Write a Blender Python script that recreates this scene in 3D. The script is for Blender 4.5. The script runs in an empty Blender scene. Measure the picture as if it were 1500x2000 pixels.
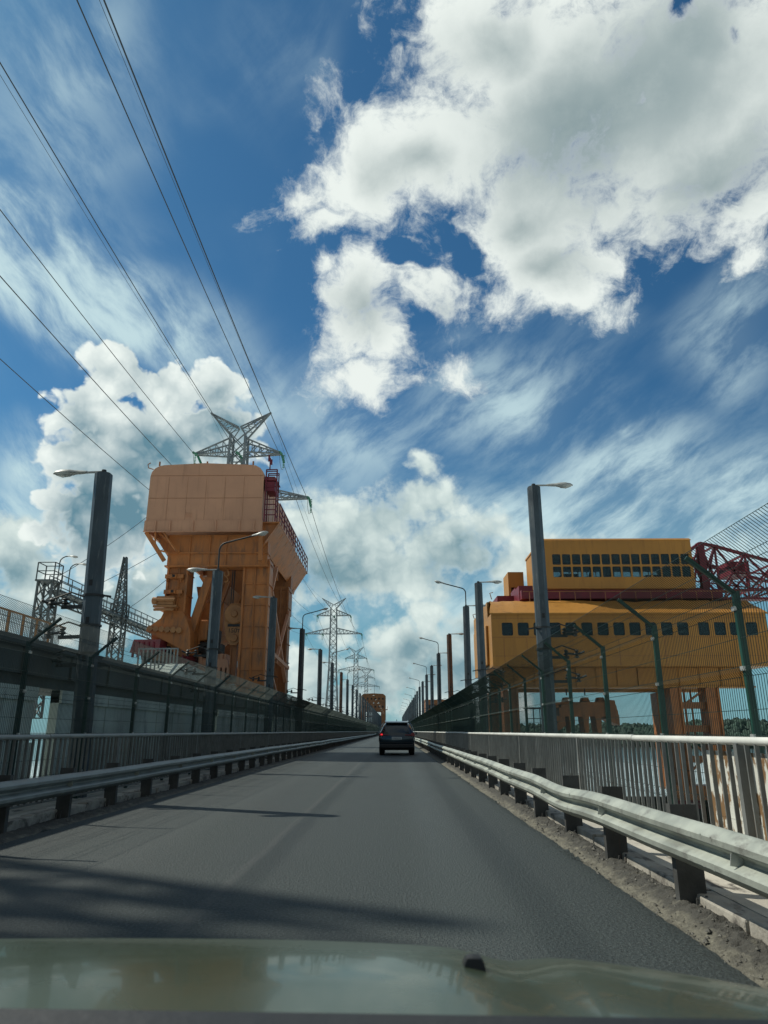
import bpy, bmesh, math, random
from math import radians, sin, cos, tan, atan2, pi, sqrt
from mathutils import Vector, Matrix, noise
random.seed(7)
C = bpy.context.scene.collection
SC = bpy.context.scene
# ---------------------------------------------------------------- camera
CAM_H = 1.25; PITCH = radians(17.15); YAW = radians(0.79); FPX = 1387.0
cd = bpy.data.cameras.new('camera'); cam = bpy.data.objects.new('camera', cd); C.objects.link(cam)
cam.location = (0, 0, CAM_H); cam.rotation_euler = (pi/2 + PITCH, 0, YAW)
cd.sensor_fit = 'VERTICAL'; cd.sensor_height = 36; cd.sensor_width = 27; cd.lens = 36*FPX/2000
cd.clip_start = 0.05; cd.clip_end = 20000
cd.dof.use_dof = True; cd.dof.focus_distance = 16; cd.dof.aperture_fstop = 7.0
SC.camera = cam
SC.view_settings.view_transform = 'Standard'; SC.view_settings.look = 'None'
SC.view_settings.exposure = 0; SC.view_settings.gamma = 1
SUN_EL = radians(49); SUN_AZ = radians(66)      # azimuth measured to the left of straight ahead (+Y)
SUN_V = Vector((-sin(SUN_AZ)*cos(SUN_EL), cos(SUN_AZ)*cos(SUN_EL), sin(SUN_EL)))
# ---------------------------------------------------------------- sky and light
sl = bpy.data.lights.new('sun', 'SUN'); so = bpy.data.objects.new('sun', sl); C.objects.link(so)
sl.energy = 4.0; sl.angle = radians(0.53); sl.color = (1.0, 0.96, 0.83)
so.rotation_euler = SUN_V.to_track_quat('Z', 'Y').to_euler(); so.location = (-30, 20, 60)

W = bpy.data.worlds.new('World'); SC.world = W; W.use_nodes = True
nt = W.node_tree; nt.nodes.clear()
class G:                                            # tiny node helper
    def __init__(s, t, dims='3D'): s.t = t; s.dims = dims
    def n(s, kind, **kw):
        o = s.t.nodes.new(kind)
        for k, v in kw.items(): setattr(o, k, v)
        return o
    def put(s, sock, v):
        if isinstance(v, bpy.types.NodeSocket): s.t.links.new(v, sock)
        elif v is not None: sock.default_value = v
    def m(s, op, a, b=None, c=None, clamp=False):
        o = s.n('ShaderNodeMath', operation=op, use_clamp=clamp)
        for i, v in enumerate((a, b, c)): s.put(o.inputs[i], v)
        return o.outputs[0]
    def v(s, op, a, b=None, out=0, scale=None):
        o = s.n('ShaderNodeVectorMath', operation=op)
        s.put(o.inputs[0], a); s.put(o.inputs[1], b)
        if scale is not None: s.put(o.inputs[3], scale)
        return o.outputs[out]
    def noise(s, vec, scale, detail=4, rough=0.5, out='Fac', dist=0.0, lac=2.0):
        o = s.n('ShaderNodeTexNoise'); o.noise_dimensions = s.dims
        s.put(o.inputs['Vector'], vec); o.inputs['Scale'].default_value = scale
        o.inputs['Detail'].default_value = detail; o.inputs['Roughness'].default_value = rough
        o.inputs['Distortion'].default_value = dist; o.inputs['Lacunarity'].default_value = lac
        return o.outputs[out]
    def vor(s, vec, scale, detail=2, rough=0.5, smooth=0.6):
        o = s.n('ShaderNodeTexVoronoi', feature='SMOOTH_F1'); o.voronoi_dimensions = s.dims; s.put(o.inputs['Vector'], vec)
        o.inputs['Scale'].default_value = scale; o.inputs['Detail'].default_value = detail
        o.inputs['Roughness'].default_value = rough; o.inputs['Smoothness'].default_value = smooth
        return o.outputs['Distance']
    def ss(s, x, a, b, lo=0.0, hi=1.0, kind='SMOOTHSTEP'):
        o = s.n('ShaderNodeMapRange', interpolation_type=kind); s.put(o.inputs[0], x)
        for i, q in enumerate((a, b, lo, hi)): s.put(o.inputs[i+1], q)
        return o.outputs[0]
    def mix(s, f, a, b):
        o = s.n('ShaderNodeMix', data_type='RGBA'); s.put(o.inputs[0], f); s.put(o.inputs[6], a); s.put(o.inputs[7], b)
        return o.outputs[2]
    def mapv(s, vec, loc, rot, sc):
        o = s.n('ShaderNodeMapping', vector_type='TEXTURE'); s.put(o.inputs[0], vec)
        o.inputs[1].default_value = loc; o.inputs[2].default_value = rot; o.inputs[3].default_value = sc
        return o.outputs[0]
g = G(nt, '2D')
W.cycles.sampling_method = 'MANUAL'; W.cycles.sample_map_resolution = 256
STR = 0.1
sky = g.n('ShaderNodeTexSky', sky_type='NISHITA'); sky.sun_disc = False
sky.sun_elevation = SUN_EL; sky.sun_rotation = -SUN_AZ; sky.altitude = 100
sky.air_density = 1.0; sky.dust_density = 0.6; sky.ozone_density = 2.2
# cloud map: stereographic chart of the sky dome about a fixed direction 20 degrees above the road's end
AX = radians(20); KS = 2.774
fw = Vector((0, cos(AX), sin(AX))); up = Vector((0, -sin(AX), cos(AX))); rt = Vector((1, 0, 0))
def chart(px, py):                                   # where a sight line of the photograph falls in that chart
    a, b = (px-750)/FPX, (1000-py)/FPX
    d = cam.rotation_euler.to_matrix() @ Vector((a, b, -1)); d.normalize()
    k = KS/(1+d.dot(fw)); return Vector((d.dot(rt)*k, d.dot(up)*k, 0))
tc = g.n('ShaderNodeTexCoord').outputs['Generated']
den = g.m('ADD', g.v('DOT_PRODUCT', tc, tuple(fw), 1), 1.02)
cs = g.m('DIVIDE', g.m('MULTIPLY', g.v('DOT_PRODUCT', tc, tuple(rt), 1), KS), den)
ct = g.m('DIVIDE', g.m('MULTIPLY', g.v('DOT_PRODUCT', tc, tuple(up), 1), KS), den)
cx = g.n('ShaderNodeCombineXYZ'); g.put(cx.inputs[0], cs); g.put(cx.inputs[1], ct)
P = cx.outputs[0]
def blobs(vec, lst, k=0.12):
    acc = None; turned = {}
    for (x, y, rx, ry, rot, amp) in lst:
        c = chart(x, y); r = radians(rot)
        ex = chart(x+8*cos(r), y-8*sin(r)) - c; ey = chart(x+8*sin(r), y+8*cos(r)) - c
        if rot not in turned: turned[rot] = vec if rot == 0 else g.mapv(vec, (0, 0, 0), (0, 0, r), (1, 1, 1))
        cr = Matrix.Rotation(-r, 3, 'Z') @ c
        ix = 1/max(ex.length*rx/8, .001); iy = 1/max(ey.length*ry/8, .001)
        o = g.n('ShaderNodeVectorMath', operation='MULTIPLY_ADD'); g.put(o.inputs[0], turned[rot])
        o.inputs[1].default_value = (ix, iy, 0); o.inputs[2].default_value = (-cr.x*ix, -cr.y*iy, 0)
        f = g.m('MULTIPLY_ADD', g.v('LENGTH', o.outputs[0], None, 1), -amp, amp)
        acc = f if acc is None else g.m('SMOOTH_MAX', acc, f, k)
    return g.m('MAXIMUM', acc, -.7)
def warp(vec, sc, amt, detail):
    w = g.v('SUBTRACT', g.noise(vec, sc, detail, 0.55, 'Color'), (0.5, 0.5, 0.5))
    return g.v('ADD', vec, g.v('MULTIPLY', w, (amt, amt, 0)))
# --- ragged fair-weather cumulus overhead
big = [(1050,150,330,290,0,1),(1330,240,330,280,0,1),(860,300,220,170,0,1),(720,350,150,90,20,.8),(585,395,95,55,10,.7),
       (640,440,100,45,25,.6),(1020,420,220,170,0,1),(1070,545,160,95,-20,.8),(1270,400,190,110,10,.8),(1470,400,150,95,25,.8),
       (1490,500,80,40,15,.6),(900,50,130,150,0,.9),(1460,80,150,150,0,.8),(1180,520,90,55,20,.6),(960,600,60,50,0,.4)]
mid = [(700,560,115,85,35,.8),(835,575,110,105,0,.75),(680,655,90,95,0,.75),(715,745,95,50,10,.7),(770,660,80,90,0,.6),(800,740,60,40,30,.5),(640,510,40,28,20,.5),(870,720,60,50,0,.4)]
gaps = [(1340,15,50,40,60,1.0),(1235,235,30,22,60,.7),(1450,85,22,22,0,.5),(885,485,60,40,-35,.75),(770,500,75,28,-20,.7),(800,640,30,50,20,.45),(1330,45,30,40,0,.6)]
PW = warp(warp(P, 4.0, .10, 3), 16.0, .045, 5)
n1 = g.noise(P, 5.0, 12, .66)
nl = g.noise(P, 2.4, 3, .5)
FB = blobs(PW, big + mid, .10)
FG = g.m('MAXIMUM', blobs(PW, gaps, .05), 0.0)
FB = g.m('SUBTRACT', FB, g.m('MULTIPLY', FG, 1.0))
n3 = g.noise(PW, 17.0, 9, .68)
DB = g.m('ADD', FB, g.m('ADD', g.m('MULTIPLY_ADD', n1, 1.5, -.78), g.m('MULTIPLY_ADD', n3, .95, -.475)))
# --- towering cauliflower cumulus low in the sky
low = [(240,735,100,80,0,.9),(185,800,90,75,0,.9),(325,775,95,75,0,.9),(425,765,70,60,0,.9),(290,890,240,160,0,1),(160,900,90,90,0,.9),
       (215,1010,170,130,0,1),(440,850,110,110,0,.9),(180,1080,120,90,0,.7)]
low2 = [(828,910,45,45,0,.7),(830,975,110,70,0,.8),(690,1050,190,100,0,1),(880,1060,140,90,0,1),(940,1035,85,60,0,.8),(740,1120,240,85,0,1),(600,1010,75,60,0,.7),(1010,1100,110,90,0,.7),
       (645,1235,70,70,0,.8),(610,1300,110,90,0,.8),(830,1195,60,48,0,.9),(800,1260,110,75,0,1),(740,1320,120,60,0,1),(890,1310,180,100,0,1),(930,1230,90,70,0,.8),(680,1375,200,60,0,.8),(900,1380,200,55,0,.8),
       (250,1190,150,85,0,.8),(300,1130,90,75,0,.8),(45,1060,95,75,0,.9),(70,1120,120,75,0,.9),(50,1200,150,75,0,.9),(150,1215,150,65,0,.8),(1090,1070,110,50,0,.6),(-60,1150,150,120,0,.8)]
PL = warp(warp(P, 9.0, .035, 3), 34.0, .014, 3)
vo = g.vor(PL, 15.0, 3, .5, .3)
n2 = g.noise(P, 10.0, 9, .62)
DL = g.m('ADD', blobs(PL, low, .05), g.m('ADD', g.m('MULTIPLY_ADD', vo, -.55, .26), g.m('MULTIPLY_ADD', n2, .3, -.15)))
D2 = g.m('ADD', blobs(PL, low2, .08), g.m('ADD', g.m('MULTIPLY_ADD', n2, 1.3, -.66), g.m('MULTIPLY_ADD', vo, -.35, .14)))
# where the clouds are thick enough to show their grey, shaded bellies
greys = [(1130,250,350,210,15,1.0),(960,110,160,110,0,.6),(1380,340,230,110,20,.8),(1330,110,150,110,0,.6),(1010,430,90,60,0,.5),(820,330,90,60,0,.55),(1080,520,80,40,0,.4),(720,600,60,45,0,.35),(840,610,60,40,0,.35),
         (310,890,150,85,0,1.0),(240,990,120,90,0,.8),(420,845,70,65,0,.8),(170,860,50,40,0,.5),(640,1110,120,60,0,.9),(770,1010,60,50,0,.5),(890,1075,90,55,0,.9),(860,1310,140,55,0,.9),(700,1350,120,40,0,.7),
         (50,1110,60,40,0,.6),(90,1180,90,40,0,.7),(260,1190,100,50,0,.6),(910,1240,60,40,0,.7),(800,1265,50,40,0,.6)]
GF = g.m('ADD', blobs(PW, greys, .12), g.m('ADD', g.m('MULTIPLY_ADD', nl, .9, -.45), g.m('MULTIPLY_ADD', n1, 1.0, -.5)))
# --- high streaky cirrus
cir = [(120,560,330,130,-26,1.6),(30,470,170,120,0,1.2),(480,770,260,100,-35,.5),(330,650,200,110,-30,.8),(650,900,260,180,0,.38),(1000,800,230,170,20,.62),
       (1200,920,280,130,15,.8),(1430,680,120,190,-15,.55),(1100,1010,420,110,0,.9),(220,330,160,330,-60,.16),(100,130,200,260,-60,.22),
       (60,900,100,100,0,.7),(30,1000,120,80,0,.6),(1450,970,150,140,0,.9),(1210,840,40,60,30,.6),(950,1180,260,90,0,.7),(560,950,150,100,0,.4),(760,1420,900,70,0,.35),
       (1400,1050,300,90,0,.9),(300,1060,260,100,0,.5),(930,690,150,90,15,.3)]
PC = warp(P, 3.0, .09, 2)
FC = blobs(PC, cir, .15)
st1 = g.noise(g.mapv(PC, (0,0,0), (0,0,radians(40)), (.24, .085, 1)), 1.0, 10, .62)
st2 = g.noise(g.mapv(PC, (0,0,0), (0,0,radians(-55)), (.26, .10, 1)), 1.0, 10, .62)
side = g.ss(cs, -.5, .0)
st = g.m('ADD', g.m('MULTIPLY', st1, side), g.m('MULTIPLY', st2, g.m('SUBTRACT', 1.0, side)))
AC = g.m('MULTIPLY', g.ss(g.m('ADD', FC, g.m('MULTIPLY_ADD', nl, 1.0, -.5)), -.18, .75), g.ss(st, .32, .66, .14, 1.0), clamp=True)
AC = g.m('MULTIPLY', AC, .92)
# --- colours
def cloudcol(T, relief, white, grey):
    return g.mix(g.m('SUBTRACT', T, relief, clamp=True), white, grey)
K = 1/STR
def col(r, gg, b): return (r*K, gg*K, b*K, 1)
belly = g.ss(GF, -.35, .78)
relB = g.m('MULTIPLY_ADD', n1, .55, -.27)
colB = cloudcol(g.m('MULTIPLY', g.m('MULTIPLY', belly, .88), g.ss(DB, .02, .45)), relB, col(.84,.90,.86), col(.22,.305,.325))
relL = g.m('ADD', g.m('MULTIPLY_ADD', vo, -.55, .24), g.m('MULTIPLY_ADD', n2, .45, -.20))
tL = g.m('MULTIPLY', g.m('MULTIPLY_ADD', belly, .66, .10), g.ss(DL, .03, .30))
colL = cloudcol(tL, relL, col(.86,.93,.89), col(.13,.26,.33))
t2 = g.m('MULTIPLY', g.m('MULTIPLY_ADD', belly, .66, .10), g.ss(D2, .05, .40))
col2 = cloudcol(t2, relL, col(.74,.84,.80), col(.20,.33,.38))
aB = g.ss(DB, -.12, .50); aL = g.ss(DL, -.02, .16); a2 = g.ss(D2, -.08, .42)
skc = g.v('MULTIPLY', sky.outputs[0], (0.28, 0.62, 0.76))
# water vapour thins the blue towards the horizon
sep = g.n('ShaderNodeSeparateXYZ'); g.put(sep.inputs[0], tc)
hz = g.ss(sep.outputs[2], .0, .42, .72, 0.0)
c0 = g.mix(hz, skc, col(.21, .42, .48))
c1 = g.mix(AC, c0, col(.58, .76, .79))
c2 = g.mix(aL, g.mix(a2, c1, col2), colL)
c3 = g.mix(aB, c2, colB)
# broken cloud over the rest of the sky, behind the viewer
g3 = G(nt, '3D')
beh = g.ss(g.v('DOT_PRODUCT', tc, (0, -.9, .35), 1), -.10, .30)
nb = g3.noise(tc, 2.2, 4, .55)
c4 = g.mix(g.m('MULTIPLY', beh, g.ss(nb, .40, .56, 0, .95)), c3, g.mix(g.ss(nb, .5, .75), col(.33,.35,.33), col(.20,.22,.22)))
bg = g.n('ShaderNodeBackground'); g.put(bg.inputs[0], c4); bg.inputs[1].default_value = STR
wo = g.n('ShaderNodeOutputWorld'); nt.links.new(bg.outputs[0], wo.inputs[0])
# ---------------------------------------------------------------- mesh helpers
class MB:                                            # collects shapes into one mesh
    def __init__(s): s.bm = bmesh.new()
    def box(s, x0, x1, y0, y1, z0, z1, bev=0.0):
        vs = [s.bm.verts.new(p) for p in ((x0,y0,z0),(x1,y0,z0),(x1,y1,z0),(x0,y1,z0),(x0,y0,z1),(x1,y0,z1),(x1,y1,z1),(x0,y1,z1))]
        fs = [s.bm.faces.new([vs[i] for i in q]) for q in ((3,2,1,0),(4,5,6,7),(0,1,5,4),(1,2,6,5),(2,3,7,6),(3,0,4,7))]
        if bev > 0:
            es = set(e for f in fs for e in f.edges)
            bmesh.ops.bevel(s.bm, geom=list(es), offset=bev, segments=2, affect='EDGES', profile=.5)
        return s
    def frame(s, a, b, upv=None):
        a = Vector(a); b = Vector(b); d = (b-a).normalized()
        u = Vector(upv) if upv else (Vector((0,0,1)) if abs(d.z) < .95 else Vector((0,1,0)))
        x = d.cross(u).normalized(); y = x.cross(d).normalized(); return a, b, x, y
    def bar(s, a, b, w, h=None, upv=None):          # rectangular bar; w across, h along the up vector
        h = h or w; a, b, x, y = s.frame(a, b, upv)
        r = []
        for p in (a, b):
            r.append([s.bm.verts.new(p + x*(i*w/2) + y*(j*h/2)) for i, j in ((-1,-1),(1,-1),(1,1),(-1,1))])
        for i in range(4): s.bm.faces.new((r[0][i], r[0][(i+1)%4], r[1][(i+1)%4], r[1][i]))
        s.bm.faces.new(r[0][::-1]); s.bm.faces.new(r[1]); return s
    def tube(s, pts, rad, n=8, caps=True):
        pts = [Vector(p) for p in pts]; rads = rad if isinstance(rad, (list, tuple)) else [rad]*len(pts)
        rings = []; x = y = None
        for i, p in enumerate(pts):
            d = ((pts[i+1] if i+1 < len(pts) else p) - (pts[i-1] if i else p)).normalized()
            if x is None:
                u = Vector((0,0,1)) if abs(d.z) < .9 else Vector((0,1,0)); x = d.cross(u).normalized()
            else: x = (x - d*x.dot(d)).normalized()
            y = d.cross(x)
            rings.append([s.bm.verts.new(p + (x*cos(2*pi*k/n)+y*sin(2*pi*k/n))*rads[i]) for k in range(n)])
        for a, b in zip(rings, rings[1:]):
            for k in range(n): s.bm.faces.new((a[k], a[(k+1)%n], b[(k+1)%n], b[k]))
        if caps and n > 2: s.bm.faces.new(rings[0][::-1]); s.bm.faces.new(rings[-1])
        return s
    def loft(s, rings, closed=True, caps=True):     # list of equal-length point loops
        rs = [[s.bm.verts.new(p) for p in r] for r in rings]; n = len(rs[0])
        for a, b in zip(rs, rs[1:]):
            for k in range(n if closed else n-1): s.bm.faces.new((a[k], a[(k+1)%n], b[(k+1)%n], b[k]))
        if caps and closed: s.bm.faces.new(rs[0][::-1]); s.bm.faces.new(rs[-1])
        return s
    def prism(s, poly, axis, a, b):                 # polygon (2D) extruded along an axis from a to b
        def P(u, v, t): return {'x': (t,u,v), 'y': (u,t,v), 'z': (u,v,t)}[axis]
        return s.loft([[P(u,v,a) for u,v in poly], [P(u,v,b) for u,v in poly]])
    def lathe(s, prof, c=(0,0,0), n=12, axis='z'):
        rings = []
        for r, t in prof:
            ring = []
            for k in range(n):
                u, v = r*cos(2*pi*k/n), r*sin(2*pi*k/n)
                p = {'z': (u,v,t), 'y': (u,t,v), 'x': (t,u,v)}[axis]; ring.append((p[0]+c[0], p[1]+c[1], p[2]+c[2]))
            rings.append(ring)
        return s.loft(rings)
    def build(s, name, mat, parent=None, smooth=False, loc=None, angle=35):
        bmesh.ops.recalc_face_normals(s.bm, faces=s.bm.faces)
        me = bpy.data.meshes.new(name); s.bm.to_mesh(me); s.bm.free()
        me.materials.append(mat)
        if smooth:
            me.shade_smooth()
            try: me.set_sharp_from_angle(angle=radians(angle))
            except Exception: pass
        o = bpy.data.objects.new(name, me); C.objects.link(o)
        if parent: o.parent = parent
        if loc: o.location = loc
        return o
def tag(o, label=None, cat=None, group=None, kind=None):
    if label: o['label'] = label
    if cat: o['category'] = cat
    if group: o['group'] = group
    if kind: o['kind'] = kind
    return o
def thing(name, label, cat, loc=(0,0,0), rz=0, group=None):
    o = bpy.data.objects.new(name, None); C.objects.link(o); o.empty_display_size = .2
    o.location = loc; o.rotation_euler = (0,0,rz)
    return tag(o, label, cat, group)
def dup(o, parent=None):
    c = o.copy(); C.objects.link(c)
    if parent: c.parent = parent
    for ch in list(o.children): dup(ch, c)
    return c
ORD = ['nearest','second','third','fourth','fifth','sixth','seventh','eighth','ninth','tenth','eleventh','twelfth','thirteenth','fourteenth','fifteenth','sixteenth']
# ---------------------------------------------------------------- materials
def mat(name, base, rough=.6, metal=0.0, var=.25, scale=1.5, second=None, cover=.5, s2=4.0, bump=.15, bscale=40, spec=.5, rustdir=None, sharp=.08, coat=0):
    m = bpy.data.materials.new(name); m.use_nodes = True; t = m.node_tree; q = G(t)
    b = t.nodes['Principled BSDF']
    geo = q.n('ShaderNodeNewGeometry').outputs['Position']
    n1 = q.noise(geo, scale, 6, .6)
    lo = tuple(c*(1-var) for c in base)+(1,); hi = tuple(min(1, c*(1+var)) for c in base)+(1,)
    c = q.mix(q.ss(n1, .3, .7), lo, hi)
    if second:
        vec = geo if rustdir is None else q.v('MULTIPLY', geo, rustdir)
        n2 = q.noise(vec, s2, 8, .65)
        c = q.mix(q.ss(n2, 1-cover-sharp, 1-cover+sharp), c, tuple(second)+(1,))
    q.put(b.inputs['Base Color'], c)
    b.inputs['Roughness'].default_value = rough; b.inputs['Metallic'].default_value = metal
    b.inputs['Specular IOR Level'].default_value = spec
    if coat: b.inputs['Coat Weight'].default_value = coat; b.inputs['Coat Roughness'].default_value = .05
    rr = q.ss(n1, .2, .8, max(0,rough-.1), min(1,rough+.1)); q.put(b.inputs['Roughness'], rr)
    if bump:
        bn = q.n('ShaderNodeBump'); bn.inputs['Strength'].default_value = bump; bn.inputs['Distance'].default_value = .02
        q.put(bn.inputs['Height'], q.noise(geo, bscale, 4, .6)); q.put(b.inputs['Normal'], bn.outputs[0])
    return m
M = {}
M['post'] = mat('lamp_post_steel', (.05,.072,.088), .55, .1, .25, 1.2, (.13,.15,.155), .38, 3, .1, rustdir=(7,7,.8))
M['post_rust'] = mat('rusty_post_steel', (.13,.065,.04), .75, .1, .3, 1.2, (.085,.09,.09), .45, 3, .2, rustdir=(9,9,.4))
M['lamp'] = mat('lamp_housing', (.36,.38,.37), .5, .1, .12, 3, bump=0)
M['lampglass'] = mat('lamp_glass', (.42,.45,.44), .12, 0, .05, 3, bump=0)
M['bracket'] = mat('dark_bracket', (.035,.04,.042), .6, .2, .3, 3)
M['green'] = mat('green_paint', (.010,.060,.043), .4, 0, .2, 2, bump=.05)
M['green_shade'] = mat('shaded_green_paint', (.010,.036,.032), .5, 0, .2, 2, bump=.05)  # darker copy of the green for left posts, their shade put into the colour
M['wire'] = mat('green_wire', (.022,.045,.038), .45, .2, .2, 2, bump=0)
M['clamp'] = mat('clamp_metal', (.55,.56,.53), .4, .5, .1, 2, bump=0)
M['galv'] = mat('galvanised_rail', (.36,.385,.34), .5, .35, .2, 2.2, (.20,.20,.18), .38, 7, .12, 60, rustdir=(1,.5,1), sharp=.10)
M['galvL'] = mat('darker_rail', (.22,.245,.24), .5, .35, .2, 2.2, (.12,.125,.12), .36, 5, .08, 60, rustdir=(1,.35,1), sharp=.2)  # left guardrail, darker greys than the right one
M['gpost'] = mat('guardrail_post_steel', (.07,.072,.07), .65, .2, .35, 3, (.10,.045,.03), .32, 5, .2, rustdir=(5,5,1))
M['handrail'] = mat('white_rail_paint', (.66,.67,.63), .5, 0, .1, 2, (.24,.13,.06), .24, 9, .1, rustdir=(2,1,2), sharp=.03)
M['handrail_shade'] = mat('shaded_rail_paint', (.30,.315,.30), .55, 0, .15, 2, (.13,.085,.055), .26, 9, .1, sharp=.04)  # left copy of the rail paint, greyed in its colour to stand in for shade
M['bal'] = mat('baluster_paint', (.16,.17,.165), .6, 0, .2, 3, (.12,.08,.055), .34, 7, .1, rustdir=(3,3,1))
M['rustplate'] = mat('rusty_white_plate', (.68,.69,.63), .6, 0, .08, 2, (.22,.13,.06), .50, 3.2, .12, rustdir=(2,2.2,1), sharp=.035)
M['concrete'] = mat('concrete', (.42,.49,.455), .85, 0, .22, .6, (.15,.17,.16), .38, 1.4, .3, 25, rustdir=(1.5,1.5,.35), sharp=.15)
M['concreteD'] = mat('dark_concrete', (.070,.080,.078), .85, 0, .25, .6, (.055,.06,.06), .4, 1.2, .3, 25, rustdir=(1.5,1.5,.35), sharp=.15)
M['walk'] = mat('pale_walkway', (.46,.43,.37), .85, 0, .18, 1.5, (.10,.09,.08), .40, 2.6, .4, 30, rustdir=(1.6,.7,1), sharp=.06)
M['kerb'] = mat('kerb_concrete', (.34,.32,.28), .85, 0, .25, 2.5, (.10,.09,.08), .42, 4, .5, 30, rustdir=(2,.8,1), sharp=.08)
def dirtmat():
    m = mat('roadside_dirt', (.150,.142,.112), .95, 0, .35, 9, (.055,.053,.045), .40, 5, 1.0, 45, rustdir=(2.6,.7,1), sharp=.12)
    t = m.node_tree; q = G(t); b = t.nodes['Principled BSDF']; old = b.inputs['Base Color'].links[0].from_socket
    geo = q.n('ShaderNodeNewGeometry').outputs['Position']; sp = q.n('ShaderNodeSeparateXYZ'); q.put(sp.inputs[0], geo)
    w = q.m('ADD', q.m('ABSOLUTE', q.m('ADD', sp.outputs[0], 1.335)), q.m('MULTIPLY_ADD', q.noise(geo, 5, 6, .7), .3, -.15))
    q.put(b.inputs['Base Color'], q.mix(q.m('MULTIPLY', q.ss(w, 3.36, 3.46), q.ss(q.noise(geo, 6, 6, .7), .68, .54)), old, (.062,.060,.052,1))); return m
M['dirt'] = dirtmat()
M['grit'] = mat('grit', (.13,.125,.11), .9, 0, .5, 30, (.34,.33,.29), .30, 25, bump=0, sharp=.03)
M['steel'] = mat('lattice_steel', (.23,.26,.27), .5, .3, .2, 1, bump=0)
M['steelD'] = mat('dark_lattice_steel', (.10,.12,.125), .55, .3, .2, 1, bump=0)
M['peach'] = mat('faded_orange_cladding', (.56,.30,.185), .6, 0, .08, .5, (.43,.225,.135), .36, 1.6, .06, 20, rustdir=(2.4,2.4,.22), sharp=.12)
M['orange'] = mat('orange_crane_paint', (.46,.168,.045), .5, 0, .18, .6, (.20,.10,.05), .40, 1.9, .1, 20, rustdir=(2,2,.4), sharp=.14)
M['orangeD'] = mat('brown_orange_paint', (.30,.125,.045), .55, 0, .2, .6, (.14,.062,.03), .38, 1.6, .1, 20, rustdir=(2,2,.4), sharp=.14)
M['yellow'] = mat('yellow_crane_paint', (.43,.20,.036), .5, 0, .08, .4, (.33,.15,.03), .38, 1.6, .05, 15, rustdir=(2.4,2.4,.25), sharp=.14)
M['red'] = mat('dark_red_paint', (.15,.014,.027), .5, 0, .25, 1, (.08,.010,.016), .35, 3, .1, 20)
M['black'] = mat('black_parts', (.012,.012,.013), .5, 0, .2, 2, bump=0)
M['white'] = mat('white_parts', (.6,.62,.6), .5, 0, .1, 2, bump=0)
M['sheave'] = mat('sheave_paint', (.36,.17,.065), .55, 0, .2, 1.5, (.12,.06,.03), .35, 4, .1)
M['insul'] = mat('green_glass_insulator', (.06,.26,.17), .12, 0, .1, 2, bump=0)
M['conductor'] = mat('conductor_aluminium', (.045,.05,.055), .5, .4, .1, 1, bump=0)
M['railorange'] = mat('orange_railing_paint', (.42,.20,.07), .6, 0, .2, 2, bump=0)
M['railgrey'] = mat('grey_railing_paint', (.25,.27,.27), .6, 0, .2, 2, bump=0)
M['plate'] = mat('plate_white', (.55,.58,.58), .4, 0, .05, 2, bump=0)
M['carpaint'] = mat('dark_blue_car_paint', (.016,.032,.045), .22, .2, .05, 1, bump=0, coat=.6)
M['carglass'] = mat('car_glass', (.006,.01,.012), .06, 0, .05, 1, bump=0)
M['tyre'] = mat('tyre_rubber', (.012,.012,.012), .9, 0, .2, 3, bump=0)
M['chrome'] = mat('rim_alloy', (.35,.36,.37), .3, .8, .05, 3, bump=0)
M['hood'] = mat('olive_grey_hood_paint', (.058,.078,.052), .27, .2, .04, 2, bump=0, coat=.25, spec=.35)
M['rubber'] = mat('black_rubber', (.012,.014,.016), .6, 0, .2, 4, bump=.1)
def emit(name, c, s):
    m = bpy.data.materials.new(name); m.use_nodes = True; b = m.node_tree.nodes['Principled BSDF']
    b.inputs['Base Color'].default_value = (*c, 1); b.inputs['Emission Color'].default_value = (*c, 1); b.inputs['Emission Strength'].default_value = s
    b.inputs['Roughness'].default_value = .2; return m
M['taillight'] = emit('lit_tail_light', (.75,.02,.03), 1.2)
M['taillens'] = mat('tail_lens', (.22,.012,.018), .15, 0, .05, 2, bump=0)
def glassmat(name, tint, trans):
    m = bpy.data.materials.new(name); m.use_nodes = True; t = m.node_tree; q = G(t); t.nodes.clear()
    tr = q.n('ShaderNodeBsdfTransparent'); tr.inputs[0].default_value = (*tint, 1)
    gl = q.n('ShaderNodeBsdfGlossy'); gl.inputs['Roughness'].default_value = .08; gl.inputs[0].default_value = (.45,.55,.6,1)
    di = q.n('ShaderNodeBsdfDiffuse'); di.inputs[0].default_value = (.06,.105,.125,1)
    fr = q.n('ShaderNodeFresnel'); fr.inputs[0].default_value = 1.3
    a = q.n('ShaderNodeMixShader'); q.put(a.inputs[0], 1-trans); t.links.new(tr.outputs[0], a.inputs[1]); t.links.new(di.outputs[0], a.inputs[2])
    b = q.n('ShaderNodeMixShader'); t.links.new(fr.outputs[0], b.inputs[0]); t.links.new(a.outputs[0], b.inputs[1]); t.links.new(gl.outputs[0], b.inputs[2])
    o = q.n('ShaderNodeOutputMaterial'); t.links.new(b.outputs[0], o.inputs[0]); return m
M['pane'] = glassmat('window_pane', (.55,.68,.70), .62)
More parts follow.
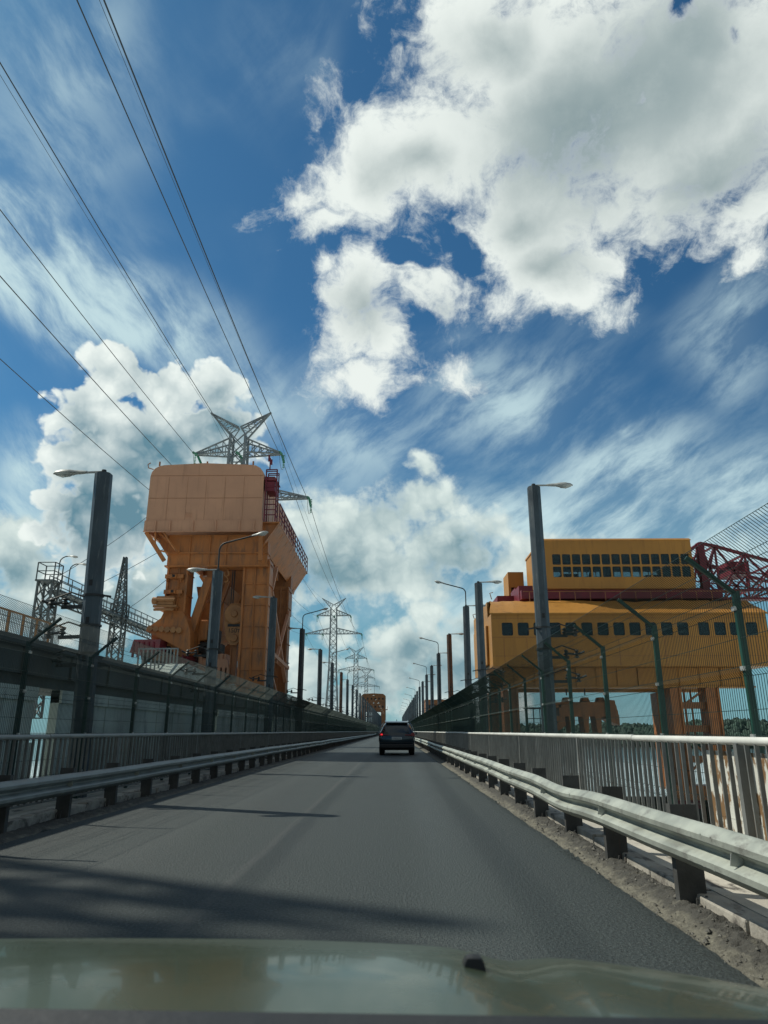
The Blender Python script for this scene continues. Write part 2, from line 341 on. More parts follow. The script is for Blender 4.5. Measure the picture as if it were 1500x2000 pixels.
# asphalt: fine chippings, polished wheel paths and a paving joint
def asphalt():
    m = bpy.data.materials.new('asphalt'); m.use_nodes = True; t = m.node_tree; q = G(t); b = t.nodes['Principled BSDF']
    geo = q.n('ShaderNodeNewGeometry').outputs['Position']
    sp = q.n('ShaderNodeSeparateXYZ'); q.put(sp.inputs[0], geo)
    big = q.noise(q.v('MULTIPLY', geo, (1.0,.18,1)), .9, 5, .55); fine = q.noise(geo, 44, 3, .8); mid = q.noise(geo, 22, 4, .6)
    c = q.mix(q.ss(big, .3, .7), (.018,.028,.029,1), (.030,.043,.043,1))
    c = q.mix(q.ss(fine, .50, .64, 0, .9), c, (.075,.096,.092,1)); c = q.mix(q.ss(fine, .48, .36, 0, .85), c, (.009,.011,.011,1))
    wob = q.m('MULTIPLY_ADD', q.noise(q.v('MULTIPLY', geo, (0,.25,0)), 1, 2, .5), .12, -.06)
    jx = q.m('ABSOLUTE', q.m('ADD', q.m('ADD', sp.outputs[0], 1.42), wob))
    joint = q.m('MULTIPLY', q.ss(jx, .075, .02), q.ss(mid, .35, .6, .25, .75))
    c = q.mix(joint, c, (.062,.069,.067,1))
    wp = q.m('ADD', q.ss(q.m('ABSOLUTE', q.m('ADD', sp.outputs[0], -.55)), .5, .05), q.ss(q.m('ABSOLUTE', q.m('ADD', sp.outputs[0], 3.2)), 1.0, .1))
    c = q.mix(q.m('MULTIPLY', wp, .30), c, (.054,.069,.066,1)); q.put(b.inputs['Base Color'], c)
    rg = q.m('SUBTRACT', q.ss(big, .2, .8, .60, .74), q.m('MULTIPLY', wp, .07)); q.put(b.inputs['Roughness'], rg)
    b.inputs['Specular IOR Level'].default_value = .5
    bn = q.n('ShaderNodeBump'); bn.inputs['Strength'].default_value = 1.0; bn.inputs['Distance'].default_value = .02
    q.put(bn.inputs['Height'], q.m('ADD', fine, q.m('MULTIPLY', mid, .4))); q.put(b.inputs['Normal'], bn.outputs[0]); return m
M['asphalt'] = asphalt()
def watermat():
    m = bpy.data.materials.new('water'); m.use_nodes = True; t = m.node_tree; q = G(t); b = t.nodes['Principled BSDF']
    geo = q.n('ShaderNodeNewGeometry').outputs['Position']
    sp = q.n('ShaderNodeSeparateXYZ'); q.put(sp.inputs[0], geo)
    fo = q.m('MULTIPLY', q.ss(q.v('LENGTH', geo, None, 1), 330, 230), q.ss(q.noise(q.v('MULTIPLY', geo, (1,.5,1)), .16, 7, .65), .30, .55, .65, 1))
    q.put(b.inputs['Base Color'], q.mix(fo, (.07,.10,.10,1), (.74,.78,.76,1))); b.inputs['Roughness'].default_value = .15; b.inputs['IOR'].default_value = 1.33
    bn = q.n('ShaderNodeBump'); bn.inputs['Strength'].default_value = .25; bn.inputs['Distance'].default_value = .15
    q.put(bn.inputs['Height'], q.noise(q.v('MULTIPLY', geo, (.5,1.2,1)), .9, 5, .6)); q.put(b.inputs['Normal'], bn.outputs[0]); return m
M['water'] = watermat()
M['forest'] = mat('far_forest', (.030,.062,.045), .9, 0, .35, .05, bump=0)
M['hill'] = mat('hill_ground', (.035,.06,.035), .95, 0, .3, .02, bump=0)
# ---------------------------------------------------------------- road, verges, deck
YE = 700.0; XL, XR = -4.70, 1.94
def sheet(name, x0, x1, ys, zf, m, nx=6, xf=None, label=None):
    mb = MB(); rows = []
    for y in ys:
        a = x0 if xf is None else xf(y)[0]; b = x1 if xf is None else xf(y)[1]
        rows.append([mb.bm.verts.new((a+(b-a)*i/nx, y, zf(a+(b-a)*i/nx, y))) for i in range(nx+1)])
    for r, s in zip(rows, rows[1:]):
        for i in range(nx): mb.bm.faces.new((r[i], r[i+1], s[i+1], s[i]))
    return tag(mb.build(name, m, smooth=True), kind='structure')
def ylist(near, fine, far):
    ys = []; y = near
    while y < far: ys.append(y); y += fine
    while y < 120: ys.append(y); y += 2.0
    return ys + [160, 250, YE]
def nz(x, y, s, k=0): return noise.noise(Vector((x*s, y*s, k)))
# asphalt is a thick mat with a crumbled edge
sheet('road', XL, XR, ylist(-6, .06, 26), lambda x, y: .0 if XL+.12 < x < XR-.12 else (-.0 if (x > -1 and x < XR-.02) or (x < -1 and x > XL+.02) else -.045), M['asphalt'], nx=48,
      xf=lambda y: (XL + .03*nz(3,y,1.1)+.012*nz(9,y,8), XR + .03*nz(5,y,1.3)+.02*nz(7,y,9)))
def dz(x, y):
    e = .04 if y < 30 else .0
    ridge = math.exp(-((abs(x+1.335)-3.55)/.12)**2)*.06
    return -.055 + .022*min(1,max(0,(abs(x+1.335)-3.30)/.12)) + e*nz(x,y,2.5)*.18 + e*.25*nz(x,y,9,3) + e*.30*nz(x,y,21,5) + e*.22*nz(x,y,47,6) + ridge*(.8+.5*nz(x,y,1.7,8)+.5*nz(x,y,14,8))
sheet('verge', XR-.06, 2.48, ylist(1.5, .022, 13), dz, M['dirt'], nx=40)
sheet('verge', -5.30, XL+.06, ylist(3, .08, 26), dz, M['dirt'], nx=14)
# raised walkways with broken kerbs
def walk(x0, x1, kerb_x, s):
    mb = MB(); mb.box(x0, x1, -6, YE, -.5, .075)
    tag(mb.build('sidewalk', M['walk']), kind='structure')
    mb = MB(); y = -5.0
    while y < 90:                                    # kerb stones, chipped and out of line
        L = random.uniform(.9,1.0); dx = random.uniform(-.02,.02); h = .075+random.uniform(-.015,.03)
        mb.box(kerb_x-.09+dx, kerb_x+.09+dx, y, y+L-.02, -.3, h, .018); y += L
    tag(mb.build('kerb', M['kerb']), kind='structure')
walk(2.46, 3.62, 2.40, 1); walk(-6.45, -5.36, -5.27, -1)
mb = MB(); mb.box(-6.44, 3.60, -6, YE, -1.6, -.09); tag(mb.build('bridge_deck', M['concreteD']), kind='structure')
# water far below on both sides and the wooded shore
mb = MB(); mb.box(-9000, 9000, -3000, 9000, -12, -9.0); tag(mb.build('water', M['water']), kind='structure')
def shore(pts, depth, hfun, name):
    mb = MB(); rows = []
    for i, (x, y) in enumerate(pts):
        n = Vector((x, y, 0)).normalized(); h = hfun(i)
        rows.append([mb.bm.verts.new((x+n.x*d, y+n.y*d, z)) for d, z in ((0,-9.4),(20,-8.2),(depth*.4,h*.55-8),(depth*.8,h*.95-8),(depth*1.3,h-8),(depth*2.2,h*.4-8))])
    for r, s in zip(rows, rows[1:]):
        for i in range(5): mb.bm.faces.new((r[i], r[i+1], s[i+1], s[i]))
    return tag(mb.build('hills', M['hill'], smooth=True), kind='structure')
arc = [(sin(radians(a))*(560+60*sin(a*.21)), cos(radians(a))*(560+60*sin(a*.21))) for a in range(3, 80, 1)]
def hh(i): return 13 + 5*noise.noise(Vector((i*.16,0,2))) + 3*noise.noise(Vector((i*.5,0,5)))
shore(arc, 140, hh, 'hills')
mb = MB()                                            # the forest: thousands of far crowns read as one mass
rnd = random.Random(3)
for k in range(5200):
    i = rnd.uniform(0, len(arc)-1.01); i0 = int(i); f = i-i0
    x = arc[i0][0]*(1-f)+arc[i0+1][0]*f; y = arc[i0][1]*(1-f)+arc[i0+1][1]*f
    n = Vector((x,y,0)).normalized(); d = rnd.uniform(8,180)*rnd.random()**.3; h = hh(i0)*(1-f)+hh(i0+1)*f
    gz = -8.2 + (h*.55*(d/56) if d < 56 else h*(.55+.4*(d-56)/56) if d < 112 else h*.97)
    r = rnd.uniform(2.0,4.2); H = rnd.uniform(2.5,6.5); x += n.x*d; y += n.y*d; a0 = rnd.random()*6
    rings = []
    for t, rr in ((0,.7),(.35,1),(.7,.75),(1,.15)):
        rings.append([(x+r*rr*rnd.uniform(.7,1.2)*cos(a0+q*1.257), y+r*rr*rnd.uniform(.7,1.2)*sin(a0+q*1.257), gz-1+H*t) for q in range(5)])
    mb.loft(rings, caps=False)
tag(mb.build('forest', M['forest']), 'dark green wooded hills along the far shore beyond the white railing', 'forest', kind='stuff')

mb = MB(); rs = random.Random(5)                    # loose grit and stones swept to the road edges
for k in range(2600):
    y = 2.0 + 18*rs.random()**1.6; side = rs.random() < .62
    x = rs.uniform(XR-.03, 2.34) if side else rs.uniform(-5.1, XL+.03)
    r = rs.choice((.004,.005,.006,.008,.011,.016)) if rs.random() > .02 else .03
    z = max(dz(x, y), -.045) + r*.3
    vs = [mb.bm.verts.new((x+r*rs.uniform(.6,1.2)*a, y+r*rs.uniform(.6,1.2)*b, z+r*.8*c)) for a,b,c in ((1,0,0),(-1,0,0),(0,1,0),(0,-1,0),(0,0,1),(0,0,-1))]
    for f in ((0,2,4),(2,1,4),(1,3,4),(3,0,4)): mb.bm.faces.new([vs[i] for i in f])
tag(mb.build('gravel', M['grit']), 'loose grit and small stones scattered along both road edges', 'gravel', kind='stuff')
# ---------------------------------------------------------------- steel guardrails beside the road
PROF = [(.0,.0),(.010,.002),(.030,.014),(.076,.050),(.083,.060),(.083,.096),(.076,.106),(.014,.138),(.006,.146),(.006,.166),(.014,.174),(.076,.206),(.083,.216),(.083,.252),(.076,.262),(.030,.298),(.010,.310),(.0,.312)]
def guardrail(side, X, y0, y1, sec, m, label, ph):
    root = thing('guardrail', label, 'guardrail', (X, y0, 0))
    s = -1 if side > 0 else 1                        # bulges face the road
    def wob(y): return (.02*nz(y,1,.13,ph)+.012*nz(y,2,.5,ph) + (.045*math.exp(-((y-9.4)/.8)**2) if side > 0 else 0), .02*nz(y,4,.11,ph)+.012*nz(y,6,.4,ph) - (.05*math.exp(-((y-9.6)/1.0)**2) if side > 0 else 0))
    y = y0; i = 0
    while y < y1:
        mb = MB(); rings = []; L = sec+.28; n = 14 if y < 60 else 2
        for k in range(n+1):
            yy = y + L*k/n; dx, dzz = wob(yy); lap = .006 if k < n else -.002
            front = [(s*(d+lap+.004)+dx, yy-y0, .325+z+dzz) for d, z in PROF]; back = [(s*(d+lap)+dx, yy-y0, .325+z+dzz) for d, z in PROF[::-1]]
            rings.append(front+back)
        mb.loft(rings)
        if y < 40:                                   # splice bolts
            dx, dzz = wob(y+.15)
            for yy in (y+.06, y+.22):
                for zz in (.07, .245): mb.tube([(s*.078+dx, yy-y0, .325+zz+dzz), (s*.094+dx, yy-y0, .325+zz+dzz)], .016, 6)
        mb.build('rail_beam', m, root, True, angle=28)
        y += sec; i += 1
    def postmesh():
        mb = MB()                                    # channel section: web across the road, flanges along it
        a, b = (.03, .24) if side > 0 else (-.24, -.03)
        mb.box(a, b, -.006, .0, -.05, .70); mb.box(a if side > 0 else b-.006, a+.006 if side > 0 else b, -.0, .075, -.05, .70); mb.box(b-.006 if side > 0 else a, b if side > 0 else a+.006, .0, .075, -.05, .70)
        for xx in (a+.07, a+.14): mb.tube([(xx,-.13,-.06),(xx+.01,-.135,.05+.2*(xx-a))], .010, 6)
        return mb
    first = None; n = 0; y = y0+1.05; rest = MB()
    while y < y1:
        if n < 100:
            if first is None: first = postmesh().build('post', M['gpost'], root); o = first
            else: o = first.copy(); C.objects.link(o); o.parent = root
            o.location = (wob(y)[0], y-y0, 0); o.rotation_euler = (radians(random.uniform(-1.5,1.5)), radians(random.uniform(-1.2,1.2)), radians(random.uniform(-2,2)))
        else:
            a, b = (.03,.24) if side > 0 else (-.24,-.03); rest.box(a, b, y-y0, y-y0+.06, -.05, .70)
        y += sec/2; n += 1
    if n > 100: tag(rest.build('post', M['gpost'], root), kind='stuff')
    else: rest.bm.free()
    f = None                                         # reflector plates in the valley of the beam
    k = 0; y = y0 + 1.6
    while y < min(y1, 60):
        if f is None:
            mb = MB(); mb.loft([[(s*.008,-.003,.0),(s*.10,-.003,.015),(s*.085,-.003,.085),(s*.008,-.003,.075)],[(s*.008,.003,.0),(s*.10,.003,.015),(s*.085,.003,.085),(s*.008,.003,.075)]])
            mb.box(min(0,s*.06), max(0,s*.06), .003, .05, .0, .006); f = mb.build('reflector', M['clamp'] if side > 0 else M['galv'], root); o = f
        else: o = f.copy(); C.objects.link(o); o.parent = root
        dx, dzz = wob(y); o.location = (dx, y-y0, .325+.115+dzz); y += 2.9
    return root
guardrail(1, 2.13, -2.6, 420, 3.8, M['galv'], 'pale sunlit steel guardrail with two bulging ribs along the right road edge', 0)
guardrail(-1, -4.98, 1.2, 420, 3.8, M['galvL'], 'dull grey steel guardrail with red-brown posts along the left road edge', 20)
# ---------------------------------------------------------------- pedestrian railings
def railing(side, X, y0, y1, top, m, label):
    root = thing('railing', label, 'railing', (X, y0, .07))
    y = y0; k = 0
    while y < y1:                                    # top tube in lengths, each a little out of line
        L = 6.0; mb = MB(); n = 4
        e = (.012*nz(k,3,.9), .012*nz(k,7,.9))
        mb.tube([(e[0]+.006*sin(j), y-y0+.01+(L-.02)*j/n, top+e[1]) for j in range(n+1)], .037, 12)
        mb.build('handrail', m, root, True, angle=60)
        mb = MB(); mb.box(-.02,.02, y-y0+.02, y-y0+L-.02, .09, .12); mb.build('bottom_rail', M['bal'], root)
        mb = MB(); mb.box(-.035,.035, y-y0-.035+L*.5, y-y0+.035+L*.5, .0, top-.03); mb.build('railing_post', M['bal'], root)
        y += L; k += 1
        if k > 60: break
    first = None; n = 0; yy = .095; rest = MB(); near = []
    while y0+yy < y1:
        if abs(yy % 6.0 - 3.0) > .06:
            if y0+yy > 1 and n < 100:
                if first is None:
                    b = MB(); b.box(-.020,.020,-.008,.008,.121,top-.03); first = b.build('baluster', M['bal'], root); o = first
                else: o = first.copy(); C.objects.link(o); o.parent = root
                o.location = (random.uniform(-.004,.004), yy, 0); o.rotation_euler = (radians(random.uniform(-.5,.5)),0,radians(random.uniform(-6,6))); n += 1
            else: rest.box(-.020,.020,yy-.008,yy+.008,.121,top-.03)
        yy += .19
    tag(rest.build('baluster', M['bal'], root), kind='stuff')
    return root
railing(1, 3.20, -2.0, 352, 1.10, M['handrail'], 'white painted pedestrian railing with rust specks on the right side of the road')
railing(-1, -5.60, 0.0, 354, 1.10, M['handrail_shade'], 'dull grey shaded pedestrian railing on the left side of the road')
mb = MB()                                            # steel sheets hung behind the near right railing
y = 1.5
while y < 7.9:
    w = 1.02; mb.box(3.275, 3.283, y, min(y+w-.012, 8.0), .10, 1.06)
    mb.box(3.272, 3.2745, y+.02, min(y+w-.03, 7.98), .44, .452); y += w
tag(mb.build('rusty_sheet', M['rustplate']), 'rusty white steel sheeting standing behind the near right railing', 'steel sheet')
# ---------------------------------------------------------------- green welded-mesh fences with outriggers over the road
def wirepath(s):                                     # side profile of one vertical wire: V folds and the bent overhang
    p = [(0,.14)]
    for zf in (.40, 1.06, 1.72):
        p += [(0,zf),(s*-.035,zf+.05),(0,zf+.10)]
    p += [(0,2.38),(s*-.035,2.43),(0,2.48),(0,2.56)]
    dx, dzz = -.42*s, .36
    p += [(dx*.45,2.56+dzz*.45),(dx*.52-.02*s,2.56+dzz*.52+.035),(dx*.60,2.56+dzz*.60),(dx*1.12,2.56+dzz*1.12)]
    return p
def mesh_panel(s, root, step=.05, r=.0034):
    mb = MB(); W = 2.46; path = wirepath(s); n = int(W/step)
    for i in range(n+1):
        y = i*W/n; mb.tube([(x, y, z) for x, z in path], r, 3, caps=False)
    for i, (x, z) in enumerate(path):
        if i in (0,1,3,4,6,7,9,10,12,13,14,16,17): mb.tube([(x+s*.004, 0, z), (x+s*.004, W, z)], r*1.15, 3, caps=False)
    for z in (.75, 1.4, 2.1): mb.tube([(s*.004, 0, z), (s*.004, W, z)], r*1.1, 3, caps=False)
    return mb.build('mesh_panel', M['wire'], root)
def fence(side, X, y0, y1, label):
    root = thing('mesh_fence', label, 'fence', (X, y0, .05)); s = 1 if side > 0 else -1
    pp = None; n = 0; y = 0.0
    while y0+y < y1 and n < 100:
        if pp is None:
            pan = mesh_panel(s, root)
            mb = MB(); mb.box(-.033+s*.04,.033+s*.04,-.025,.025,.0,2.58); mb.bar((s*.04,0,2.55),(s*.04-.46*s,0,2.55+.39),.036,.045); pp = mb.build('fence_post', M['green'] if s > 0 else M['green_shade'], root)
            mb = MB()
            for z in (.5,1.15,1.8,2.4): mb.box(-.012,.012,-.035,.035,z-.022,z+.022)
            cl = mb.build('clamps', M['clamp'], pp); a, b = pan, pp
        else:
            a = pan.copy(); C.objects.link(a); a.parent = root; b = dup(pp, root)
        a.location = (0, y+.02, 0); b.location = (0, y, 0)
        b.rotation_euler = (0, radians(random.uniform(-.6,.6)), 0)
        y += 2.5; n += 1
    mb = MB()
    while y0+y < y1:
        mb.box(-.004,.004,y,y+.05,.1,2.56); mb.box(-.02,.02,y,y+2.5,2.5,2.56)
        for q in range(10): mb.box(-.002,.002,y+.25*q,y+.25*q+.06,.1,2.9)
        y += 2.5
    tag(mb.build('mesh_panel', M['wire'], root), kind='stuff')
    return root
fence(1, 3.50, -.2, 340, 'dark green welded mesh fence with bent overhang along the right side')
fence(-1, -5.78, 1.36, 340, 'dark green welded mesh fence with bent overhang along the left side')
# ---------------------------------------------------------------- lamp posts: wide octagonal steel masts
def octa(r, n=8, a0=pi/8): return [(r*cos(a0+2*pi*k/n), r*sin(a0+2*pi*k/n)) for k in range(n)]
def lamp_head(root, L, tilt, at, m=None):            # a drop-shaped street light pointing along +x before scaling by L
    d = 1 if L > 0 else -1; L = abs(L)
    mb = MB(); rings = []
    for t, w, h in ((0,.045,.04),(.22,.07,.055),(.36,.075,.06),(.46,.125,.075),(.7,.135,.085),(.9,.09,.06),(1,.02,.02)):
        rings.append([(at[0]+d*L*t*cos(tilt), at[1]+w*cos(q*pi/5), at[2]+L*t*sin(tilt)+h*sin(q*pi/5)*(1 if q < 6 else .35)) for q in range(10)])
    mb.loft(rings); o = mb.build('lamp_head', m or M['lamp'], root, True, angle=50)
    mb = MB(); rings = []
    for t, w, h in ((.45,.09,.01),(.55,.12,.06),(.75,.125,.075),(.92,.07,.03)):
        rings.append([(at[0]+d*L*t*cos(tilt), at[1]+w*cos(pi+q*pi/6), at[2]+L*t*sin(tilt)-.005+h*sin(pi+q*pi/6)) for q in range(7)])
    mb.loft(rings, closed=False, caps=False); mb.build('lamp_glass', M['lampglass'], o, True)
    return o
def lamp_post(side, height, arm, m, zbr):            # side: +1 right of the road, -1 left of it; the road lies towards -side
    root = thing('lamp_post', 'x', 'lamp post')
    mb = MB(); mb.loft([[(x*.195, y*.195, -.6) for x, y in octa(1)], [(x*.180, y*.180, height) for x, y in octa(1)]])
    for z in (.4*height,): mb.loft([[(x*.192, y*.192, z) for x, y in octa(1)], [(x*.192, y*.192, z+.03) for x, y in octa(1)]])
    pole = mb.build('pole', m, root)
    mb = MB(); mb.prism(octa(.15), 'z', height, height+.02); mb.tube([(0,0,height+.02),(0,0,height+.10)], [.06,.05], 8); mb.build('cap', M['bracket'], root)
    mb = MB(); mb.tube([(0,0,height+.06),(side*.42,0,height+.06)], .026, 8); mb.build('lamp_arm', M['lamp'], root)
    lamp_head(root, side*.72, radians(0), (side*.36,0,height+.055))
    if arm:
        r = -side; pts = [(0,0,height)]
        pts += [(0,0,height+.75)]
        for k in range(7):
            a = k/6*radians(78); pts.append((r*.28*(1-cos(a)), 0, height+.75+.28*sin(a)))
        e = pts[-1]; pts.append((e[0]+r*.98, 0, e[2]+.26))
        mb = MB(); mb.tube(pts, .03, 8); mb.build('curved_arm', M['bracket'], root, True, angle=60)
        lamp_head(root, r*.58, radians(13), (e[0]+r*.88,0,e[2]+.235))
    for k, z in enumerate(zbr):                      # insulator brackets on the outer face
        mb = MB(); o = side
        mb.tube([(o*.17,0,z),(o*.45,0,z+.10),(o*.80,0,z-.02)], .018, 6); mb.bar((o*.17,0,z-.20),(o*.62,0,z-.20),.05,.07)
        mb.loft([[(x*.21, y*.21, z-.015) for x, y in octa(1)],[(x*.21, y*.21, z+.03) for x, y in octa(1)]])
        if k == 0: mb.bar((-o*.2,-.1,z),(-o*.42,-.16,z-.05),.04,.04)
        br = mb.build('bracket', M['bracket'], root)
        mb = MB()
        for cx_ in (.55, .82): mb.lathe([(.02,z-.22),(.07,z-.20),(.03,z-.15),(.08,z-.12),(.03,z-.07),(.065,z-.04),(.02,z-.0)], (o*cx_,0,0), 8)
        mb.tube([(o*.55,-.03,z-.1),(o*.85,.05,z-.12),(o*1.02,-.02,z-.05)], .03, 5)
        mb.build('insulators', M['bracket'], br)
    mb = MB()                                        # hand holes cut in the face
    for z in (2.55, 3.3, 4.05): mb.box(-.035,.035,-.178,-.165,z-.06,z+.06)
    mb.build('openings', M['black'], root)
    return root
left = [(14.1,6.42,0),(23.9,6.45,1),(35.4,7.6,0),(46.9,7.6,1),(59.2,7.6,0)]
right = [(18.5,7.6,0),(31.8,7.6,0),(38.1,7.6,1),(49.8,7.6,0),(62.4,7.6,1)]
while len(left) < 29: left.append((left[-1][0]+11.9, 7.6, len(left) % 2))
while len(right) < 29: right.append((right[-1][0]+12.2, 7.6, 1-len(right) % 2))
def row(side, X, lst, place):
    protos = {}
    for i, (y, h, arm) in enumerate(lst):
        rusty = side > 0 and i == 3 or side < 0 and i == 6
        key = (h, arm, rusty)
        if key not in protos: protos[key] = lamp_post(side, h, arm, M['post_rust'] if rusty else M['post'], (3.8,3.2,2.65) if h < 7 else (3.75,3.2,2.6)); o = protos[key]
        else: o = dup(protos[key])
        o.location = (X, y, .05); o.rotation_euler = (radians(random.uniform(-.25,.25)), radians(random.uniform(-.25,.25)), 0)
        if side < 0 and i == 0: o.location.x += .12; o.rotation_euler.y = radians(-2.0)
        look = ('rusty ' if rusty else 'grey ') + ('post with curved lamp arm' if arm else 'post with flat lamp')
        if i < len(ORD): tag(o, '%s, %s lamp post along the %s fence' % (look, ORD[i], place), group='lamp posts along the %s fence' % place)
        else: tag(o, 'far grey post with %s lamp, merging into the %s row past the car' % ('curved' if arm else 'flat', place), group='lamp posts along the %s fence' % place)
        o['label'] = o['label'].replace(' ,', ',')
row(-1, -6.05, left, 'left'); row(1, 3.86, right, 'right')
# ---------------------------------------------------------------- power line: lattice pylons and conductors
def lattice(mb, w0, w1, z0, z1, n, leg=.14, br=.07, cx_=0, cy=0, d0=None, d1=None):
    d0 = d0 or w0; d1 = d1 or w1
    def cn(t, i):
        w = (w0+(w1-w0)*t)/2; d = (d0+(d1-d0)*t)/2; sx, sy = ((-1,-1),(1,-1),(1,1),(-1,1))[i]
        return (cx_+sx*w, cy+sy*d, z0+(z1-z0)*t)
    for i in range(4): mb.bar(cn(0,i), cn(1,i), leg)
    for k in range(n):
        a, b = k/n, (k+1)/n
        for i in range(4):
            j = (i+1) % 4
            mb.bar(cn(a,i), cn(b,j), br); mb.bar(cn(a,j), cn(b,i), br)
            if k % 2 == 0: mb.bar(cn(a,i), cn(a,j), br)
    return mb
def truss_arm(mb, x0, x1, z, h0, d, n=5, ch=.13, br=.075):
    tip = lambda y: (x1, y*.12, z)
    for y in (-d/2, d/2):
        mb.bar((x0,y,z), (x1,y*.15,z), ch); mb.bar((x0,y,z+h0), (x1,y*.15,z+.08), ch)
        for k in range(n):
            t, u = k/n, (k+1)/n; X0 = x0+(x1-x0)*t; X1 = x0+(x1-x0)*u; ya = y*(1-.85*t); yb = y*(1-.85*u)
            mb.bar((X0,ya,z), (X1,yb,z+h0*(1-u)+.08*u), br); mb.bar((X1,yb,z), (X1,yb,z+h0*(1-u)+.08*u), br)
    for k in range(n):
        t, u = k/n, (k+1)/n
        mb.bar((x0+(x1-x0)*t, -d/2*(1-.85*t), z), (x0+(x1-x0)*u, d/2*(1-.85*u), z), br)
LOWA, UPA = 7.3, 4.4; ZL, ZU, ZT = 22.9, 27.6, 31.6
ATT = {'outer left lower arm': (-6.95,ZL-.5), 'inner left lower arm': (-2.7,ZL-.5), 'left upper arm': (-4.15,ZU-.4), 'left body of the upper arm': (.15,ZU-.2),
       'right upper arm': (UPA,ZU-.5), 'right lower arm': (LOWA,ZL-.5), 'left horn': (-3.1,ZT+.5), 'right horn': (3.1,ZT+.5)}
def pylon(detail=True):
    root = thing('pylon', 'x', 'pylon')
    mb = MB(); lattice(mb, 3.6, 1.9, -3, 14, 7, .26, .12); lattice(mb, 1.9, 1.5, 14, ZU+2.0, 10, .22, .10); mb.build('tower', M['steel'], root)
    for s in (-1, 1):
        mb = MB(); truss_arm(mb, s*.75, s*LOWA, ZL, 1.5, 1.5, 7); mb.build('crossarm', M['steel'], root)
        mb = MB(); truss_arm(mb, s*.75, s*UPA, ZU, 1.5, 1.5, 5); mb.build('crossarm', M['steel'], root)
        mb = MB()                                    # V-shaped earth-wire horns
        T = Vector((s*3.1, 0, ZT+.6))
        for y in (-.6,.6):
            a = Vector((s*.75,y,ZU+2.0)); b = Vector((s*.1,y*.5,ZU+2.9))
            mb.bar(a, T, .14); mb.bar(b, T, .12); mb.bar(a, b, .08)
            for k in range(1,5):
                t = k/5; mb.bar(a.lerp(T,t), b.lerp(T,t), .05); mb.bar(a.lerp(T,t), b.lerp(T,t-.2), .05)
        mb.bar((s*.1,-.3,ZU+2.9),(s*.1,.3,ZU+2.9),.08); mb.build('horn', M['steel'], root)
    def string(a, b, n):
        mb = MB(); a = Vector(a); b = Vector(b); mb.tube([a,b], .02, 5)
        for k in range(n):
            c = a.lerp(b,(k+.5)/n); e = (b-a)*(.35/n); mb.tube([c-e*.5,c,c+e*.5],[.05,.13,.05],8)
        return mb
    for k, (x, z) in ATT.items():
        if 'horn' in k: continue
        zz = ZL if 'lower' in k else ZU; mb = None
        for s in (-1, 1):
            string((x,s*.15,zz-.05),(x,s*1.5,zz-.35),9).build('insulator_string', M['insul'], root)
        string((x+.2*(1 if x > 0 else -1),0,zz-.05),(x+.2*(1 if x > 0 else -1),0,zz-1.5),9).build('insulator_string', M['insul'], root)
        mb = MB(); mb.tube([(x,-1.5,zz-.35),(x,-.9,zz-1.3),(x,0,zz-1.6),(x,.9,zz-1.3),(x,1.5,zz-.35)], .02, 5); mb.build('jumper', M['conductor'], root)
    return root
PX = -15.6; PY = [-52, 66.5, 184, 297, 410]
p0 = pylon(); 
labs = ['x','grey lattice pylon with V horns rising behind the orange gantry crane','grey lattice pylon standing clear in the middle distance left of the car','smaller grey lattice pylon third in the line, above the far crane','far pylon']
for i, y in enumerate(PY):
    if i == 0: continue
    o = p0 if i == 1 else dup(p0)
    o.location = (PX, y, 0.3 if i == 1 else 2.3); tag(o, labs[i], group='power line pylons')
    if i == 4: tag(o, 'tiny farthest lattice pylon low over the road end behind the far crane')
LAB = {'outer left lower arm': 'dark power cable leading to the outer left tip of the lower crossarm','inner left lower arm':'dark power cable leading to the inner left side of the lower crossarm',
 'left upper arm':'dark power cable ending at the left tip of the upper crossarm','left body of the upper arm':'dark power cable running down to the middle of the near pylon',
 'right upper arm':'dark power cable ending at the right tip of the upper crossarm','right lower arm':'dark power cable ending at the right tip of the lower crossarm',
 'left horn':'thin earth wire ending at the left horn of the near pylon','right horn':'thin earth wire ending at the right horn of the near pylon'}
for k, (x, z) in ATT.items():
    thin = 'horn' in k; mb = MB(); r = .013 if thin else .027
    for a, b in zip(PY, PY[1:]):
        za = z + (0.3 if a == PY[1] else (2.3 if a > PY[1] else 1.0)); zb = z + (0.3 if b == PY[1] else 2.3)
        e = 0 if thin else 1.5; n = 24; sag = 1.6 if a < 0 else 2.6
        pts = [(PX+x, a+e+(b-a-2*e)*t/n, za+(zb-za)*t/n - sag*4*(t/n)*(1-t/n)) for t in range(n+1)]
        mb.tube(pts, r, 5, caps=False)
    tag(mb.build('power_cable', M['conductor']), LAB[k], 'cable', 'power line cables')

for (a, b, lab) in (((PX-LOWA, 66.5, ZL-.3), (-22.0, 44.6, 10.5), 'slack wire slanting down from the lower crossarm to the railed portal mast'),
                    ((PX-3.6, 66.5, ZL-2.6), (-22.0, 47.5, 9.9), 'slack wire slanting down behind the crane house to the lattice walkway'),
                    ((PX-4.0, 66.5, ZL-5.6), (-22.0, 56.5, 10.2), 'slack wire slanting down behind the crane neck to the spired mast')):
    mb = MB(); A = Vector(a); B = Vector(b)
    mb.tube([A.lerp(B, t/10) - Vector((0,0,.35*4*(t/10)*(1-t/10))) for t in range(11)], .022, 5, caps=False)
    tag(mb.build('power_cable', M['conductor']), lab, 'cable', 'power line cables')
